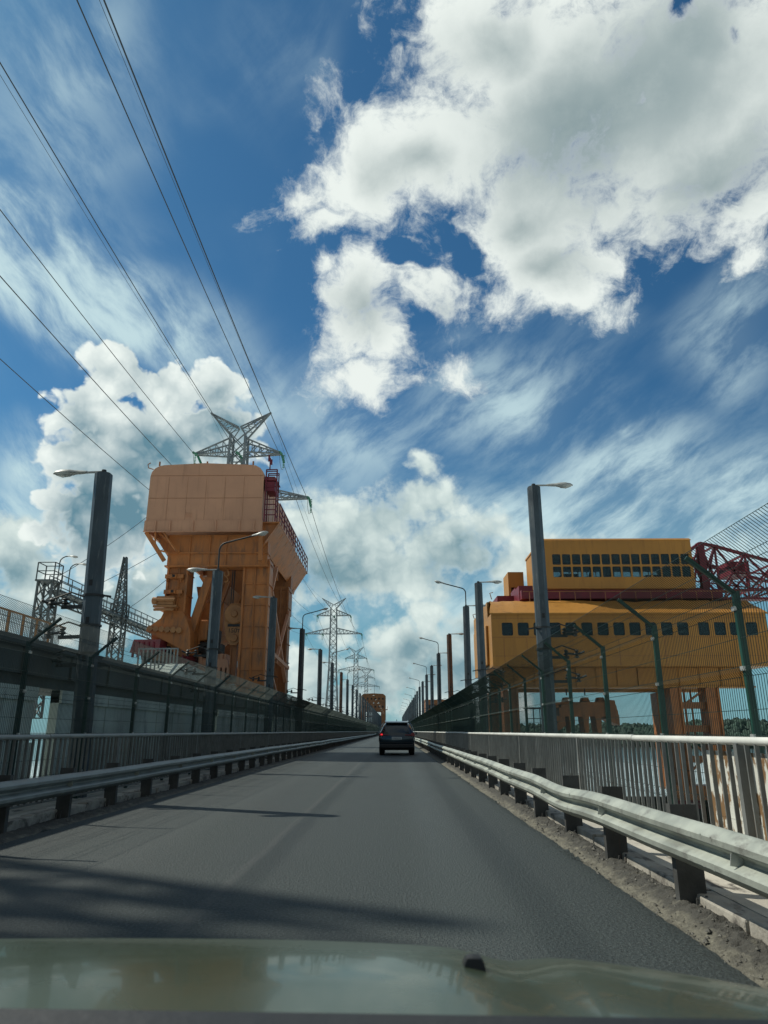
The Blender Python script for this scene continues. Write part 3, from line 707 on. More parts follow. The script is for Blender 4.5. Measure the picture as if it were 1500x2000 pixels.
# ---------------------------------------------------------------- dam crest on the left: two crane-track girders on concrete piers
def track(x0, x1, z0, z1, label, pier, pw, parapet):
    root = thing('crane_track', label, 'crane track', ((x0+x1)/2, 0, 0)); hx = (x1-x0)/2
    y = -8.0
    while y < 420:
        L = 12.0; mb = MB()
        mb.box(-hx, hx, y+.015, y+L-.015, z0+.2, z1-.14); mb.box(-hx-.06, hx+.12, y+.01, y+L-.01, z1-.14, z1)
        mb.box(-hx+.25, hx-.12, y+.02, y+L-.02, z0, z0+.2)
        for k in range(6): mb.box(hx-.005, hx+.05, y+1+2*k-.06, y+1+2*k+.06, z0+.2, z1-.14)
        mb.build('girder', M['concreteD'], root); y += L
    mb = MB()
    for xx in (-.35, .35): mb.box(xx-.04, xx+.04, -8, 420, z1, z1+.12)
    mb.build('rail', M['gpost'], root)
    for a, b in pier:
        mb = MB(); q = hx-.28 if parapet else -hx+.1; mb.box(q, hx-.10, a, b, -9.5, z0); mb.box(q, hx-.05, a, b, z0-.25, z0-.003) if parapet else None
        mb.build('pier', M['concrete'], root)
    return root
rp = random.Random(11)
near = []; y = 4.0
gaps_y = [(11.0, 11.75), (14.4, 14.75)]
edges = [4.0, 7.6, 10.2, 11.0]
piers = [(2.0,5.6),(5.62,9.2),(9.22,11.2),(12.35,13.85),(14.85,16.3),(16.33,17.3)]
y = 17.35
while y < 150:
    w = rp.uniform(1.2,2.6); piers.append((y, y+w)); y += w + (rp.uniform(.02,.08) if rp.random() < .85 else .7)
track(-8.5, -6.72, 2.05, 2.87, 'long dark concrete crane-track girder on pale piers close behind the left mesh fence', piers, 0, True)
far_p = [(2, 4.2), (15.6, 17.8)] + [(a, a+2.2) for a in range(32, 400, 14)]
track(-14.4, -11.0, 3.42, 3.92, 'higher concrete track girder with orange railing, behind the nearer girder on the left', far_p, 0, False)
# panels hung between the piers, each with its own tone
root = thing('parapet', 'low parapet of uneven pale concrete slabs under the left girder', 'parapet', (-6.8,0,0))
y = 3.0
while y < 120:
    w = rp.uniform(.7,1.5)
    if not (10.9 < y+w and y < 12.2) and not (14.9 < y+w and y < 16.0): mb = MB(); mb.box(rp.uniform(-.06,-.02), .04+rp.uniform(-.02,.05), y, y+w, -.5, rp.uniform(1.0,1.15)); mb.build('slab', M['concrete'], root)
    y += w+rp.uniform(.02,.5)
def deck_rail(x, y0, y1, z, H, m, label, sp, name='railing'):
    root = thing('railing', label, 'railing', (x, y0, z)); mb = MB()
    for zz in (H, .15): mb.bar((0,0,zz),(0,y1-y0,zz),.06,.06)
    mb.build('handrail', m, root); mb = MB(); n = int((y1-y0)/sp)
    first = None
    for k in range(min(n, 100)):
        if first is None: b = MB(); b.box(-.03,.03,-.03,.03,.0,H-.03); first = b.build('railing_post', m, root); o = first
        else: o = first.copy(); C.objects.link(o); o.parent = root
        o.location = (0,(k+.5)*sp,0)
    for k in range(n*9):
        if k % 9: mb.box(-.012,.012,(k/9+.5)*sp-.012,(k/9+.5)*sp+.012,.18,H-.03)
    mb.build('infill_bars', M['railgrey'], root); return root
deck_rail(-13.9, 6, 30, 3.92, 1.5, M['railorange'], 'rusty orange railing along the top of the left girder before the crane', 1.05)
deck_rail(-13.9, 50, 200, 3.92, 1.3, M['railorange'], 'far orange railing on the left girder beyond the crane', 2.1)
# concrete landing and grey guard rails where the crane stands
mb = MB(); mb.loft([[(-11.3,25.5,2.87),(-8.0,25.5,2.87),(-8.0,25.5,3.0),(-11.3,25.5,3.0)],[(-11.3,28,2.87),(-8.0,28,2.87),(-8.0,28,3.75),(-11.3,28,3.75)],[(-11.3,44,2.87),(-9.4,44,2.87),(-9.4,44,3.75),(-11.3,44,3.75)]])
tag(mb.build('concrete_landing', M['concrete']), 'sloping concrete landing on the left girder below the orange crane', 'landing')
def grey_guard(x, y0, y1, z0, z1, label):
    root = thing('guard_fence', label, 'guard fence', (x,y0,0)); L = y1-y0
    mb = MB(); mb.bar((0,0,z0+1.1),(0,L,z1+1.1),.06); mb.bar((0,0,z0+.5),(0,L,z1+.5),.04); mb.build('handrail', M['railgrey'], root)
    n = int(L/.42)
    for k in range(n+1):
        t = k/n; b = MB(); b.box(-.025,.025,L*t-.025,L*t+.025,z0+(z1-z0)*t,z0+(z1-z0)*t+1.08); b.build('railing_post', M['railgrey'], root)
grey_guard(-8.9, 25.0, 29.5, 2.9, 3.4, 'grey steel guard rail on the landing in front of the crane foot')
# lattice portal with a walkway on the far left, and the spire mast
def portal_mast(x, y, z0, zt, spire, label):
    root = thing('lattice_mast', label, 'lattice mast', (x,y,0)); mb = MB()
    lattice(mb, .95, .9, z0, zt, 8, .12, .065); mb.build('tower', M['steelD'], root)
    if spire:
        mb = MB(); lattice(mb, .9, .2, zt, zt+spire, 8, .10, .055); mb.build('spire', M['steelD'], root)
    mb = MB(); mb.box(-.6,.6,-.6,.6,zt-.1,zt)
    for i in range(4):
        a = ((-.55,-.55),(.55,-.55),(.55,.55),(-.55,.55)); p, q = a[i], a[(i+1)%4]
        for h in (.55,1.1): mb.bar((*p,zt+h),(*q,zt+h),.05)
        mb.bar((*p,zt),(*p,zt+1.1),.06)
    mb.build('platform', M['steelD'], root)
    return root
MX = -22.0
pm = portal_mast(MX, 44.3, 2, 10.4, 0, 'dark lattice portal mast with railed platform and two small lamps, far left')
for dx, dy, h in ((.4,.3,1.3),(.7,1.2,1.0)):
    mb = MB(); pts = [(dx,dy,10.4),(dx,dy,10.4+h)]+[(dx+.5*(1-cos(a)),dy,10.4+h+.4*sin(a)) for a in (.4,.8,1.2,1.57)]; mb.tube(pts,.04,6); b = mb.build('lamp_arm', M['steelD'], pm)
    lamp_head(pm, .7, -.1, (dx+.45,dy,10.4+h+.4))
portal_mast(MX, 56.5, 2, 9.9, 5.0, 'dark lattice mast topped by a tall pointed spire, left of the crane')
portal_mast(MX, 118, 2, 9.6, 6.0, 'small spired lattice mast in the gap between the crane and the next lamp post')
pmx = thing('lattice_mast', 'tall tapering lattice mast left of the near road, throwing its crossed shadow on the asphalt', 'lattice mast', (-27.0, 16.9, 0)); mb = MB()
lattice(mb, 5.2, 1.0, -9, 34.0, 11, .24, .11); mb.build('tower', M['steelD'], pmx)
root = thing('lattice_bridge', 'dark lattice walkway truss with handrails running between the left masts', 'truss', (MX, 45.2, 0)); mb = MB()
Lb = 74
for x in (-.4,.4):
    for z in (9.3, 9.9): mb.bar((x,0,z),(x,Lb,z),.10)
    for k in range(60):
        a, b = Lb*k/60, Lb*(k+1)/60; mb.bar((x,a,9.3),(x,b,9.9),.06); mb.bar((x,a,9.9),(x,b,9.3),.06)
mb.build('truss', M['steelD'], root); mb = MB()
mb.box(-.4,.4,0,Lb,9.96,10.02)
for x in (-.42,.42):
    for z in (10.5,10.95): mb.bar((x,0,z),(x,Lb,z),.05)
    for k in range(50): mb.bar((x,Lb*k/49,10.0),(x,Lb*k/49,10.95),.05)
mb.build('walkway', M['steelD'], root)
# ---------------------------------------------------------------- orange gantry crane
def text_mesh(s, size, m, parent, loc, rot, name='lettering', ext=.004):
    cu = bpy.data.curves.new(name, 'FONT'); cu.body = s; cu.size = size; cu.extrude = ext; cu.align_x = 'CENTER'; cu.align_y = 'CENTER'
    t = bpy.data.objects.new('tmp', cu); C.objects.link(t); dg = bpy.context.evaluated_depsgraph_get()
    me = bpy.data.meshes.new_from_object(t.evaluated_get(dg)); bpy.data.objects.remove(t); bpy.data.curves.remove(cu)
    me.materials.clear(); me.materials.append(m); o = bpy.data.objects.new(name, me); C.objects.link(o); o.parent = parent; o.location = loc; o.rotation_euler = rot; return o
def orange_crane(label, loc, clad):
    R = thing('gantry_crane', label, 'gantry crane', loc)
    ORG, BRN = M['orange'], M['orangeD']
    # machinery house with a rounded roof
    x0, x1, y1, z0, z1 = -2.98, 3.38, 13.2, 12.28, 15.62
    prof = [(x0,z0),(x1,z0),(x1,z1-.75)]+[(x1-.75+.75*cos(a),z1-.75+.67*sin(a)) for a in (.4,.8,1.2,1.57)]+[(0,z1+.03)]+[(x0+.75-.75*cos(a),z1-.75+.67*sin(a)) for a in (1.57,1.2,.8,.4)]+[(x0,z1-.75)]
    mb = MB(); mb.prism(prof,'y',0,y1); house = mb.build('machinery_house', clad, R)
    mb = MB()
    for xx in (-1.9,-.85,.2,1.25,2.3): mb.box(xx-.006,xx+.006,-.006,.0,z0+.05,z1-.78)
    for zz in (z0+1.3,z1-.72): mb.box(x0+.03,x1-.03,-.010,-.001,zz-.010,zz+.010)
    for k in range(9): mb.box(x1,x1+.02,.6+1.4*k,.63+1.4*k,z0,z1-.8)
    mb.build('cladding_seams', M['orangeD'], house)
    mb = MB()
    for px, pz in ((-.8,z0+.25),(-.15,z0-.35)):
        for i in range(4):
            for j in range(3): mb.lathe([(.03,-.03),(.028,0)],(px+i*.1,0,pz+j*.1-.02),6,'y')
    mb.build('rivets', clad, house)
    mb = MB()
    for xx in (-2.6,.1,2.7): mb.tube([(xx,.2,z1-.05),(xx,.2,z1+.2)],.05,6)
    mb.tube([(x0+.1,.1,z1-.3),(x0-.2,.1,z1-.2),(x0-.25,.1,z1),(x0-.1,.1,z1+.1)],.03,5); mb.build('vents', BRN, house)
    # base frame with stiffeners, flared down to the portal
    mb = MB(); mb.box(x0-.05,x1+.05,-.06,.12,z0-.62,z0-.0); mb.box(x0-.02,x0+.1,.12,y1,z0-.6,z0-.01); mb.box(x1-.1,x1+.02,.12,y1,z0-.6,z0-.01)
    for xx in (-2.4,-1.6,-.35,.9,2.2,3.0): mb.box(xx-.03,xx+.03,-.14,-.06,z0-.6,z0-.03)
    mb.box(x0-.05,x1+.05,-.15,-.06,z0-.66,z0-.62); mb.build('base_frame', clad, R)
    mb = MB(); mb.box(x0+.1,x1-.1,.13,y1-.1,z0-.12,z0-.06)
    for yy in (3,6,9,12): mb.box(x0+.1,x1-.1,yy,yy+.15,z0-.5,z0-.12)
    mb.build('floor_plate', BRN, R)
    for xa, xb in ((x0+.05,-1.8),(x1-.02,3.4)):     # tapering brackets under the overhang
        for yy in (.1, 5.5, 11.5):
            mb = MB(); mb.bar((xa,yy,z0-.62),(xb,yy,10.05),.22,.12,(0,1,0)); mb.build('strut', ORG, R)
    mb = MB(); mb.prism([(x0+.2,z0-.62),(-1.0,z0-.62),(-1.0,10.5),(-2.0,10.5)],'y',1.4,1.5); mb.prism([(1.9,z0-.62),(x1,z0-.62),(3.6,10.4),(2.3,10.4)],'y',1.4,1.5); mb.build('gusset', ORG, R)
    mb = MB(); mb.bar((-2.3,.3,z0-.6),(-1.1,.3,10.6),.12,.12); mb.tube([(-2.4,.0,z0-.6),(-2.35,0,11.0),(-2.1,0,10.6),(-1.6,0,10.5)],.05,6); mb.tube([(-2.0,.05,z0-.6),(-1.2,.05,10.6)],.05,6); mb.build('pipes', ORG, R)
    # portal cross-beam and legs
    mb = MB(); mb.box(-1.8,3.7,.6,1.35,9.85,11.62); mb.box(-1.9,3.75,.5,1.4,10.55,10.63); mb.box(-1.9,3.75,.5,1.4,9.82,9.90)
    for xx in (-.6,.5,1.4): mb.box(xx-.03,xx+.03,.52,.6,9.9,11.5)
    mb.build('cross_beam', ORG, R)
    mb = MB(); mb.box(-2.0,3.7,9.7,10.5,8.6,11.6); mb.build('cross_beam', BRN, R)
    def leg(xa, xb, ya, yb, zb, m, pz, nm='leg'):
        mb = MB(); mb.box(xa,xb,ya,yb,zb,10.3); mb.box(xa-.05,xa+.06,ya-.10,ya,zb,10.2); mb.box(xb-.06,xb+.05,ya-.10,ya,zb,10.2)
        for zz in [zb+.2+1.15*k for k in range(int((10-zb)/1.15)+1)]: mb.box(xa,xb,ya-.06,ya,zz,zz+.045); mb.box(xb,xb+.06,ya,yb,zz,zz+.045)
        mb.tube([(xa+.62,ya-.08,zb),(xa+.62,ya-.08,10.2)],.035,5)
        o = mb.build(nm, m, R)
        mb = MB()
        for k in range(26):
            z = zb+.4+k*.27
            for xx in (xa+.12,xb-.12): mb.lathe([(.025,ya-.022),(.02,ya)],(xx,0,z),5,'y')
        mb.build('rivets', m, o); return o
    leg(2.42,3.78,.85,2.1,2.95,ORG,3); leg(-1.75,-.70,.85,2.1,7.0,ORG,3)
    leg(2.62,3.72,8.6,9.9,2.95,BRN,3); leg(-1.98,-.9,8.6,9.9,4.6,BRN,3)
    # boxes and clamps bolted on the left leg
    mb = MB()
    for zz in (9.2,8.35): mb.box(-1.85,-.85,.62,.84,zz,zz+.22); mb.box(-1.5,-1.2,.5,.62,zz+.02,zz+.2); mb.box(-1.75,-1.7,.55,.7,zz-.2,zz); mb.box(-1.0,-.95,.55,.7,zz-.2,zz)
    mb.build('clamps', ORG, R)
    mb = MB()
    for zz in (9.2,8.35): mb.box(-1.42,-1.28,.47,.5,zz+.04,zz+.18)
    mb.build('openings', M['black'], R)
    # flared foot of the left leg: winch shelf, bell and hollow box end
    U = .82
    mb = MB(); mb.box(-2.25,-1.0,.3,2.2,6.75+U,6.87+U); mb.tube([(-2.25,.3,7.15+U),(-1.1,.3,7.15+U)],.09,8); mb.box(-2.1,-1.2,.35,.9,6.9+U,7.35+U); mb.tube([(-2.15,.2,6.6+U),(-1.1,.2,6.6+U)],.07,8); mb.lathe([(.12,-2.35),(.2,-2.3),(.2,-2.1),(.12,-2.05)],(0,.4,7.1+U),10,'x'); mb.build('winch', M['sheave'], R)
    mb = MB(); mb.loft([[(x*.82-.1 if x < -1 else x,y,z+U) for x,y,z in r] for r in ([(-2.0,.7,6.6),(-.75,.7,6.6),(-.75,2.2,6.6),(-2.0,2.2,6.6)],[(-2.15,.6,6.2),(-.5,.6,6.2),(-.5,2.3,6.2),(-2.15,2.3,6.2)],[(-2.9,.4,5.65),(-.2,.5,5.5),(-.2,2.4,5.5),(-2.9,2.4,5.65)],[(-2.95,.4,5.5),(-.1,.5,4.3),(-.1,2.4,4.3),(-2.95,2.4,5.5)])]); mb.build('leg_foot', ORG, R, True)
    mb = MB()
    for k in range(6): mb.lathe([(.16,.28),(.14,.42)],(-2.3+.31*k,0,5.62+U-.02*k),8,'y')
    mb.build('flange_bolts', M['sheave'], R)
    mb = MB(); mb.prism([(-2.36,5.55+U),(-.2,5.3+U),(-.2,4.35+U),(-1.2,3.9+U),(-2.36,4.05+U)],'y',.9,3.0); b = mb.build('end_box', ORG, R)
    mb = MB(); mb.prism([(-2.0,4.75+U),(-1.3,4.75+U),(-1.05,4.25+U),(-1.85,4.25+U)],'y',.86,.897); mb.build('openings', M['black'], b)
    # travel beams and red bogies
    mb = MB(); mb.box(-1.9,-.7,1.0,10.2,4.6,6.0); mb.box(2.5,3.7,1.2,9.6,3.0,3.5); mb.build('travel_beam', BRN, R)
    for (bx, by, bz) in ((-2.2,.4,4.75),(-1.0,1.6,4.2),(-1.3,8.5,3.9),(1.0,3.0,3.65)):
        mb = MB(); mb.loft([[(bx-.75,by-.9,bz+.35),(bx+.75,by-.9,bz+.35),(bx+.75,by+1.6,bz+.35),(bx-.75,by+1.6,bz+.35)],[(bx-.7,by-.6,bz+1.05),(bx+.7,by-.6,bz+1.05),(bx+.7,by+1.3,bz+1.05),(bx-.7,by+1.3,bz+1.05)]])
        for q in range(5): mb.box(bx-.6+.26*q,bx-.52+.26*q,by-1.0,by-.85,bz+.1,bz+.9)
        b = mb.build('bogie', M['red'], R)
        for wy in (-.4,.9):
            mb = MB(); mb.lathe([(.36,bx-.2),(.42,bx-.16),(.42,bx+.16),(.36,bx+.2)],(0,by+wy,bz+.3),14,'x'); mb.build('wheel', M['black'], b)
    # inner structure: braces, hanging machinery, operator cabin
    mb = MB()
    for a, b, w in (((-1.0,1.5,4.2),(.35,1.5,9.4),.42),((.1,2.4,5.6),(1.2,2.4,9.4),.18),((-.75,1.9,6.6),(.6,3.6,9.6),.2)): mb.bar(a,b,w,w*.8)
    mb.build('brace', ORG, R)
    mb = MB(); mb.bar((3.74,2.1,8.8),(3.74,8.6,4.2),.2,.16); mb.bar((3.74,2.1,8.8),(3.74,3.4,10.4),.2,.16); mb.bar((3.74,8.9,8.7),(3.74,4.6,5.1),.18,.14); mb.bar((3.74,2.1,5.4),(3.74,9.0,5.1),.34,.2); mb.bar((3.74,2.2,4.9),(3.74,5.4,3.2),.16,.14); mb.build('brace', clad, R)
    mb = MB(); mb.prism([(-.55,8.2),(1.0,8.2),(1.0,6.4),(.5,5.9),(-.3,6.2),(-.55,6.9)],'y',2.6,5.2); mb.build('drum_casing', ORG, R)
    mb = MB(); mb.box(-.75,1.3,6.2,6.4,6.3,9.3); mb.prism([(-.75,9.2),(1.2,9.2),(.9,8.3),(-.5,8.0)],'y',3.0,6.1); mb.box(-.7,2.4,9.6,9.7,5.6,8.6); mb.build('inner_plate', BRN, R)
    mb = MB(); mb.box(-.5,.35,2.0,3.2,6.0,7.15,.12); mb.bar((-.08,1.97,5.8),(-.08,1.97,7.2),.06); mb.build('operator_cabin', M['orange'], R)
    mb = MB(); mb.box(-.55,1.0,2.1,3.6,5.35,5.95,.1); mb.box(.35,1.0,1.9,2.6,5.9,6.6,.08); mb.lathe([(.3,.1),(.36,.3),(.3,.9)],(0,2.2,5.4),10,'x'); mb.build('winch', M['black'], R)
    mb = MB(); mb.box(-.1,1.4,2.2,3.4,3.9,5.3); mb.box(.0,.12,2.1,2.2,3.0,5.3); mb.box(1.1,1.25,2.1,2.2,3.0,5.3); mb.prism([(.9,5.0),(1.5,5.0),(1.8,4.0),(1.4,3.2),(.9,3.2)],'y',2.0,2.15); mb.build('lower_frame', clad, R)
    mb = MB(); mb.bar((-1.0,3,2.8),(-1.0,3,5),.25); mb.bar((.2,3.5,2.8),(.2,3.5,4),.3); mb.bar((-1.6,8.8,3),(2.8,8.8,3.6),.3); mb.build('strut', BRN, R)
    # hook block
    mb = MB(); mb.prism([(1.33,7.6),(1.3,6.9),(1.45,6.0),(1.7,5.72),(2.0,5.72),(2.25,6.0),(2.4,6.9),(2.37,7.6),(2.1,8.0),(1.6,8.0)],'y',1.7,2.5); hb = mb.build('hook_block', M['sheave'], R)
    mb = MB(); mb.lathe([(.50,1.58),(.56,1.62),(.56,1.7)],(1.85,0,7.4),24,'y'); mb.lathe([(.16,1.5),(.2,1.58)],(1.85,0,7.4),12,'y'); mb.lathe([(.2,1.62),(.22,1.69)],(1.87,0,6.1),14,'y'); mb.build('sheave', M['sheave'], hb)
    mb = MB(); mb.box(1.5,2.2,1.66,1.7,6.72,6.86); mb.build('openings', M['black'], hb)
    text_mesh('150т', .34, M['black'], hb, (1.85,1.69,6.5), (pi/2,0,0))
    mb = MB()
    for xx in (1.5,1.62,2.1,2.22): mb.tube([(xx,2.1,7.6),(xx,2.1,10.0)],.03,5)
    mb.build('rope', M['bracket'], hb)
    mb = MB(); mb.bar((1.85,2.1,5.8),(1.85,2.1,3.8),.34,.3); mb.box(1.55,2.15,1.95,2.3,3.7,4.1); mb.bar((1.72,1.9,5.6),(1.72,1.9,3.9),.06); mb.build('hook_shank', BRN, hb)
    mb = MB(); mb.tube([(1.35,1.3,9.9)]+[(1.35+.14*sin(a),1.3,9.6+.17*cos(a)) for a in (.3,1.2,2.2,3.14,4.2,5.2)],.05,6); mb.tube([(1.35,1.3,9.43)]+[(1.35+.1*sin(a),1.3,9.25+.13*cos(a)) for a in (.3,1.2,2.2,3.1,4.0)],.045,6); mb.build('auxiliary_hook', M['sheave'], R)
    # right-hand gallery: bracketed floor, railing, ladder cage
    mb = MB(); mb.box(x1+.0,x1+.95,.2,y1+.3,z0-.10,z0-.02); mb.prism([(x1,z0-.1),(x1+.9,z0-.1),(x1+.1,10.9),(x1,10.6)],'y',12.6,13.3)
    for k in range(8): mb.prism([(x1+.02,z0-.1),(x1+.92,z0-.1),(x1+.85,z0-.25),(x1+.02,10.9)],'y',.4+1.75*k,.46+1.75*k)
    mb.build('gallery', ORG, R)
    mb = MB(); mb.loft([[(x1+.02,.2,10.85),(x1+.9,.2,z0-.12),(x1+.93,.2,z0-.1),(x1+.05,.2,10.85)],[(x1+.02,13,10.85),(x1+.9,13,z0-.12),(x1+.93,13,z0-.1),(x1+.05,13,10.85)]]); mb.build('gallery_soffit', ORG, R)
    mb = MB()
    for zz in (1.05,.7,.38): mb.bar((x1+.92,.3,z0+zz),(x1+.92,y1+.3,z0+zz),.05)
    for k in range(15): mb.bar((x1+.92,.3+.94*k,z0),(x1+.92,.3+.94*k,z0+1.05),.05)
    mb.build('railing', M['red'], R)
    mb = MB()
    for xx in (x1+.12,x1+.72):
        mb.bar((xx,.1,z0-.02),(xx,.1,z0+3.0),.07)
        mb.bar((xx,.75,z0-.02),(xx,.75,z0+3.0),.06)
    for zz in (.35,.65,.95,1.25): mb.bar((x1+.12,.1,z0+zz),(x1+.72,.1,z0+zz),.045); mb.bar((x1+.72,.1,z0+zz),(x1+.72,.75,z0+zz),.045)
    for zz in (2.0,2.9,3.0): mb.bar((x1+.12,.1,z0+zz),(x1+.72,.1,z0+zz),.05); mb.bar((x1+.12,.75,z0+zz),(x1+.72,.75,z0+zz),.05)
    mb.bar((x1+.3,.1,z0+3.0),(x1+.3,.1,z0+3.7),.06); mb.box(x1+.18,x1+.28,.05,.15,z0+3.5,z0+3.85); mb.box(x1+.3,x1+.42,.05,.15,z0+3.3,z0+3.6)
    mb.build('ladder_cage', M['red'], R)
    mb = MB(); mb.box(x1+.15,x1+.62,.12,1.2,z0+1.75,z0+2.3); mb.loft([[(x1,.05,z0+2.35),(x1+.75,.05,z0+2.35),(x1+.75,1.3,z0+2.35),(x1,1.3,z0+2.35)],[(x1+.05,.15,z0+2.6),(x1+.6,.15,z0+2.6),(x1+.6,1.2,z0+2.6),(x1+.05,1.2,z0+2.6)]]); mb.build('cable_box', M['red'], R)
    return R
OC = orange_crane('big orange gantry crane with blank faded house on legs, left of the road', (-10.6, 37.2, 0), M['peach'])
def far_crane(loc, s):
    R = thing('gantry_crane', 'far brown-orange gantry crane with rows of windows, at the end of the left lamp posts', 'gantry crane', loc)
    mb = MB(); x0, x1 = -6.4*s, 6.4*s
    mb.prism([(x0,11*s),(x1,11*s),(x1,19*s),(x1-1.2*s,20*s),(0,20.3*s),(x0+1.2*s,20*s),(x0,19*s)],'y',0,12); h = mb.build('machinery_house', M['orangeD'], R)
    for zz in (13,17):
        for k in range(6): b = MB(); b.box(x0+(1+2*k)*s,x0+(1.8+2*k)*s,-.05,-.0,zz*s,(zz+1)*s); b.build('window', M['black'], h)
    for xx in (-.2,2.4): b = MB(); b.box(xx*s,(xx+.7)*s,-.05,0,15*s,15.7*s); b.build('window', M['white'], h)
    for xa in (x0,x1-2.2*s):
        for ya in (0,9): b = MB(); b.box(xa,xa+2.2*s,ya,ya+3,0,11*s); b.box(xa-.2,xa,ya,ya+3,0,11*s); b.build('leg', M['orangeD'], R)
    b = MB(); b.box(x0+2.2*s,x1-2.2*s,.3,2.6,8.2*s,9*s); b.bar((x1-2.4*s,1,8*s),(x1-5*s,1,8*s),.5); b.build('cross_beam', M['orangeD'], R)
    b = MB(); b.box(x1,x1+1.0*s,1,10,12*s,12.2*s); b.bar((x1+.9*s,1,12.2*s),(x1+.9*s,1,13.6*s),.2); b.build('gallery', M['orangeD'], R)
    b = MB(); b.tube([(.5*s,2,20*s),(.5*s,2,25*s)],.08,5); b.build('aerial', M['black'], R)
far_crane((-10.9, 385, 0), 1.0)
# ---------------------------------------------------------------- yellow crane over the spillway on the right
def win_wall(name, m, parent, x0, x1, z0, z1, y, th, wins, axis='x', corner=.11):
    """wall with real rounded openings: wins = list of (xa, xb, za, zb)"""
    mb = MB()
    def bx(a, b, c, d):
        if b-a > 1e-4 and d-c > 1e-4:
            if axis == 'x': mb.box(a, b, y, y+th, c, d)
            else: mb.box(y, y+th, a, b, c, d)
    rows = sorted(set((w[2], w[3]) for w in wins)); zc = z0
    for za, zb in rows:
        bx(x0, x1, zc, za); xs = sorted(w for w in wins if w[2] == za); xc = x0
        for w in xs: bx(xc, w[0], za, zb); xc = w[1]
        bx(xc, x1, za, zb); zc = zb
        for w in xs:                                 # rounded corners
            for cx_, cz, sx, sz in ((w[0],za,1,1),(w[1],za,-1,1),(w[1],zb,-1,-1),(w[0],zb,1,-1)):
                poly = [(cx_,cz)]+[(cx_+sx*corner*(1-sin(a)), cz+sz*corner*(1-cos(a))) for a in (0,.4,.8,1.2,1.5708)]
                if axis == 'x': mb.prism(poly,'y',y+.002,y+th-.002)
                else: mb.prism(poly,'x',y+.002,y+th-.002)
    bx(x0, x1, zc, z1)
    return mb.build(name, m, parent)
def panes(parent, wins, y, axis='x'):
    for xa, xb, za, zb in wins:
        f = MB(); t = .022
        def bx(q, a, b, c, d, y0, y1):
            if axis == 'x': q.box(a,b,y0,y1,c,d)
            else: q.box(y0,y1,a,b,c,d)
        bx(f, xa-.005, xb+.005, za-.02, za+t, y-.03, y+.02); bx(f, xa-.005, xb+.005, zb-t, zb+.02, y-.03, y+.02); bx(f, xa-.02, xa+t, za+t, zb-t, y-.03, y+.02); bx(f, xb-t, xb+.02, za+t, zb-t, y-.03, y+.02)
        o = f.build('window', M['bracket'], parent)
        g_ = MB(); bx(g_, xa+t, xb-t, za+t, zb-t, y-.004, y+.004); g_.build('pane', M['pane'], o)
YC = thing('yellow_crane', 'large yellow crane with two windowed houses and dark red lattice boom, right of the road', 'crane', (0, 45, 0))
YL = M['yellow']
HX0, HX1, HD, HZ0, HZ1 = 6.15, 23.4, 10.2, 5.1, 8.35
wl = []
for k in range(16):
    a = 6.80+k*1.0 - (.0 if k < 12 else -.30); wl.append((a, a+.70, 6.98, 7.80))
fw_ = win_wall('front_wall', YL, YC, HX0, HX1, HZ0, HZ1, 0, .12, wl); panes(fw_, wl, .05)
mb = MB()
for k in range(12): x = HX0+.75+1.43*k; mb.box(x-.012,x+.012,-.012,-.001,HZ0+.05,6.9)
for zz in (HZ0+.62,6.88,HZ1-.28): mb.box(HX0+.02,HX1-.02,-.014,-.0005,zz-.010,zz+.010)
mb.build('cladding_seams', M['orangeD'], fw_)
mb = MB(); mb.box(HX0,HX0+.12,.122,HD,HZ0,HZ1); mb.prism([(HX0,HZ1),(HX0+.12,HZ1),(HX0+.12,9.4),(HX0,9.4)],'y',1.7,HD-.4)
mb.build('side_wall', YL, YC)
mb = MB(); mb.box(HX0-.16,HX0-.002,1.6,4.4,HZ0+.2,HZ1-.5,.06); mb.box(HX0-.05,HX0-.002,5.2,9.6,HZ0-.1,HZ1-.2); mb.build('sliding_door', YL, YC)
mb = MB(); mb.box(HX1-.12,HX1,.122,HD,HZ0,HZ1); mb.prism([(HX1-.12,HZ1),(HX1,HZ1),(HX1-.35,9.4),(HX1-.5,9.4)],'y',1.7,HD-.4); mb.build('side_wall', YL, YC)
mb = MB(); mb.box(HX0+.12,HX1-.12,HD-.12,HD,HZ0,HZ1+1.06); mb.box(HX0+.12,HX1-.12,.2,HD-.2,HZ0+.0,HZ0+.08); mb.build('back_wall', YL, YC)
# dented sheet roof: sloping front, flat top
mb = MB(); rows = []
for j, (yy, zz) in enumerate(((-.12,HZ1-.05),(-.10,HZ1+.05),(.5,HZ1+.42),(1.1,HZ1+.78),(1.75,HZ1+1.12),(4,HZ1+1.22),(HD,HZ1+1.1))):
    r = []
    for i in range(61):
        x = HX0-.12+(HX1-HX0+.24)*i/60; d = .09*nz(x,yy,.9,3)+.06*nz(x,yy,2.4,5) if 2 <= j <= 4 else .015*nz(x,yy,1,2)
        inset = max(0,(zz-HZ1))*.35*(1 if i == 0 else -1 if i == 60 else 0)
        r.append(mb.bm.verts.new((x+inset, yy+d*.5, zz+d)))
    rows.append(r)
for a, b in zip(rows, rows[1:]):
    for i in range(60): mb.bm.faces.new((a[i],a[i+1],b[i+1],b[i]))
mb.build('roof', YL, YC, True, angle=25)
mb = MB()
for k in range(14): x = 9+k; mb.bar((x,1.7,HZ1+1.1),(x,1.7,HZ1+1.75),.04)
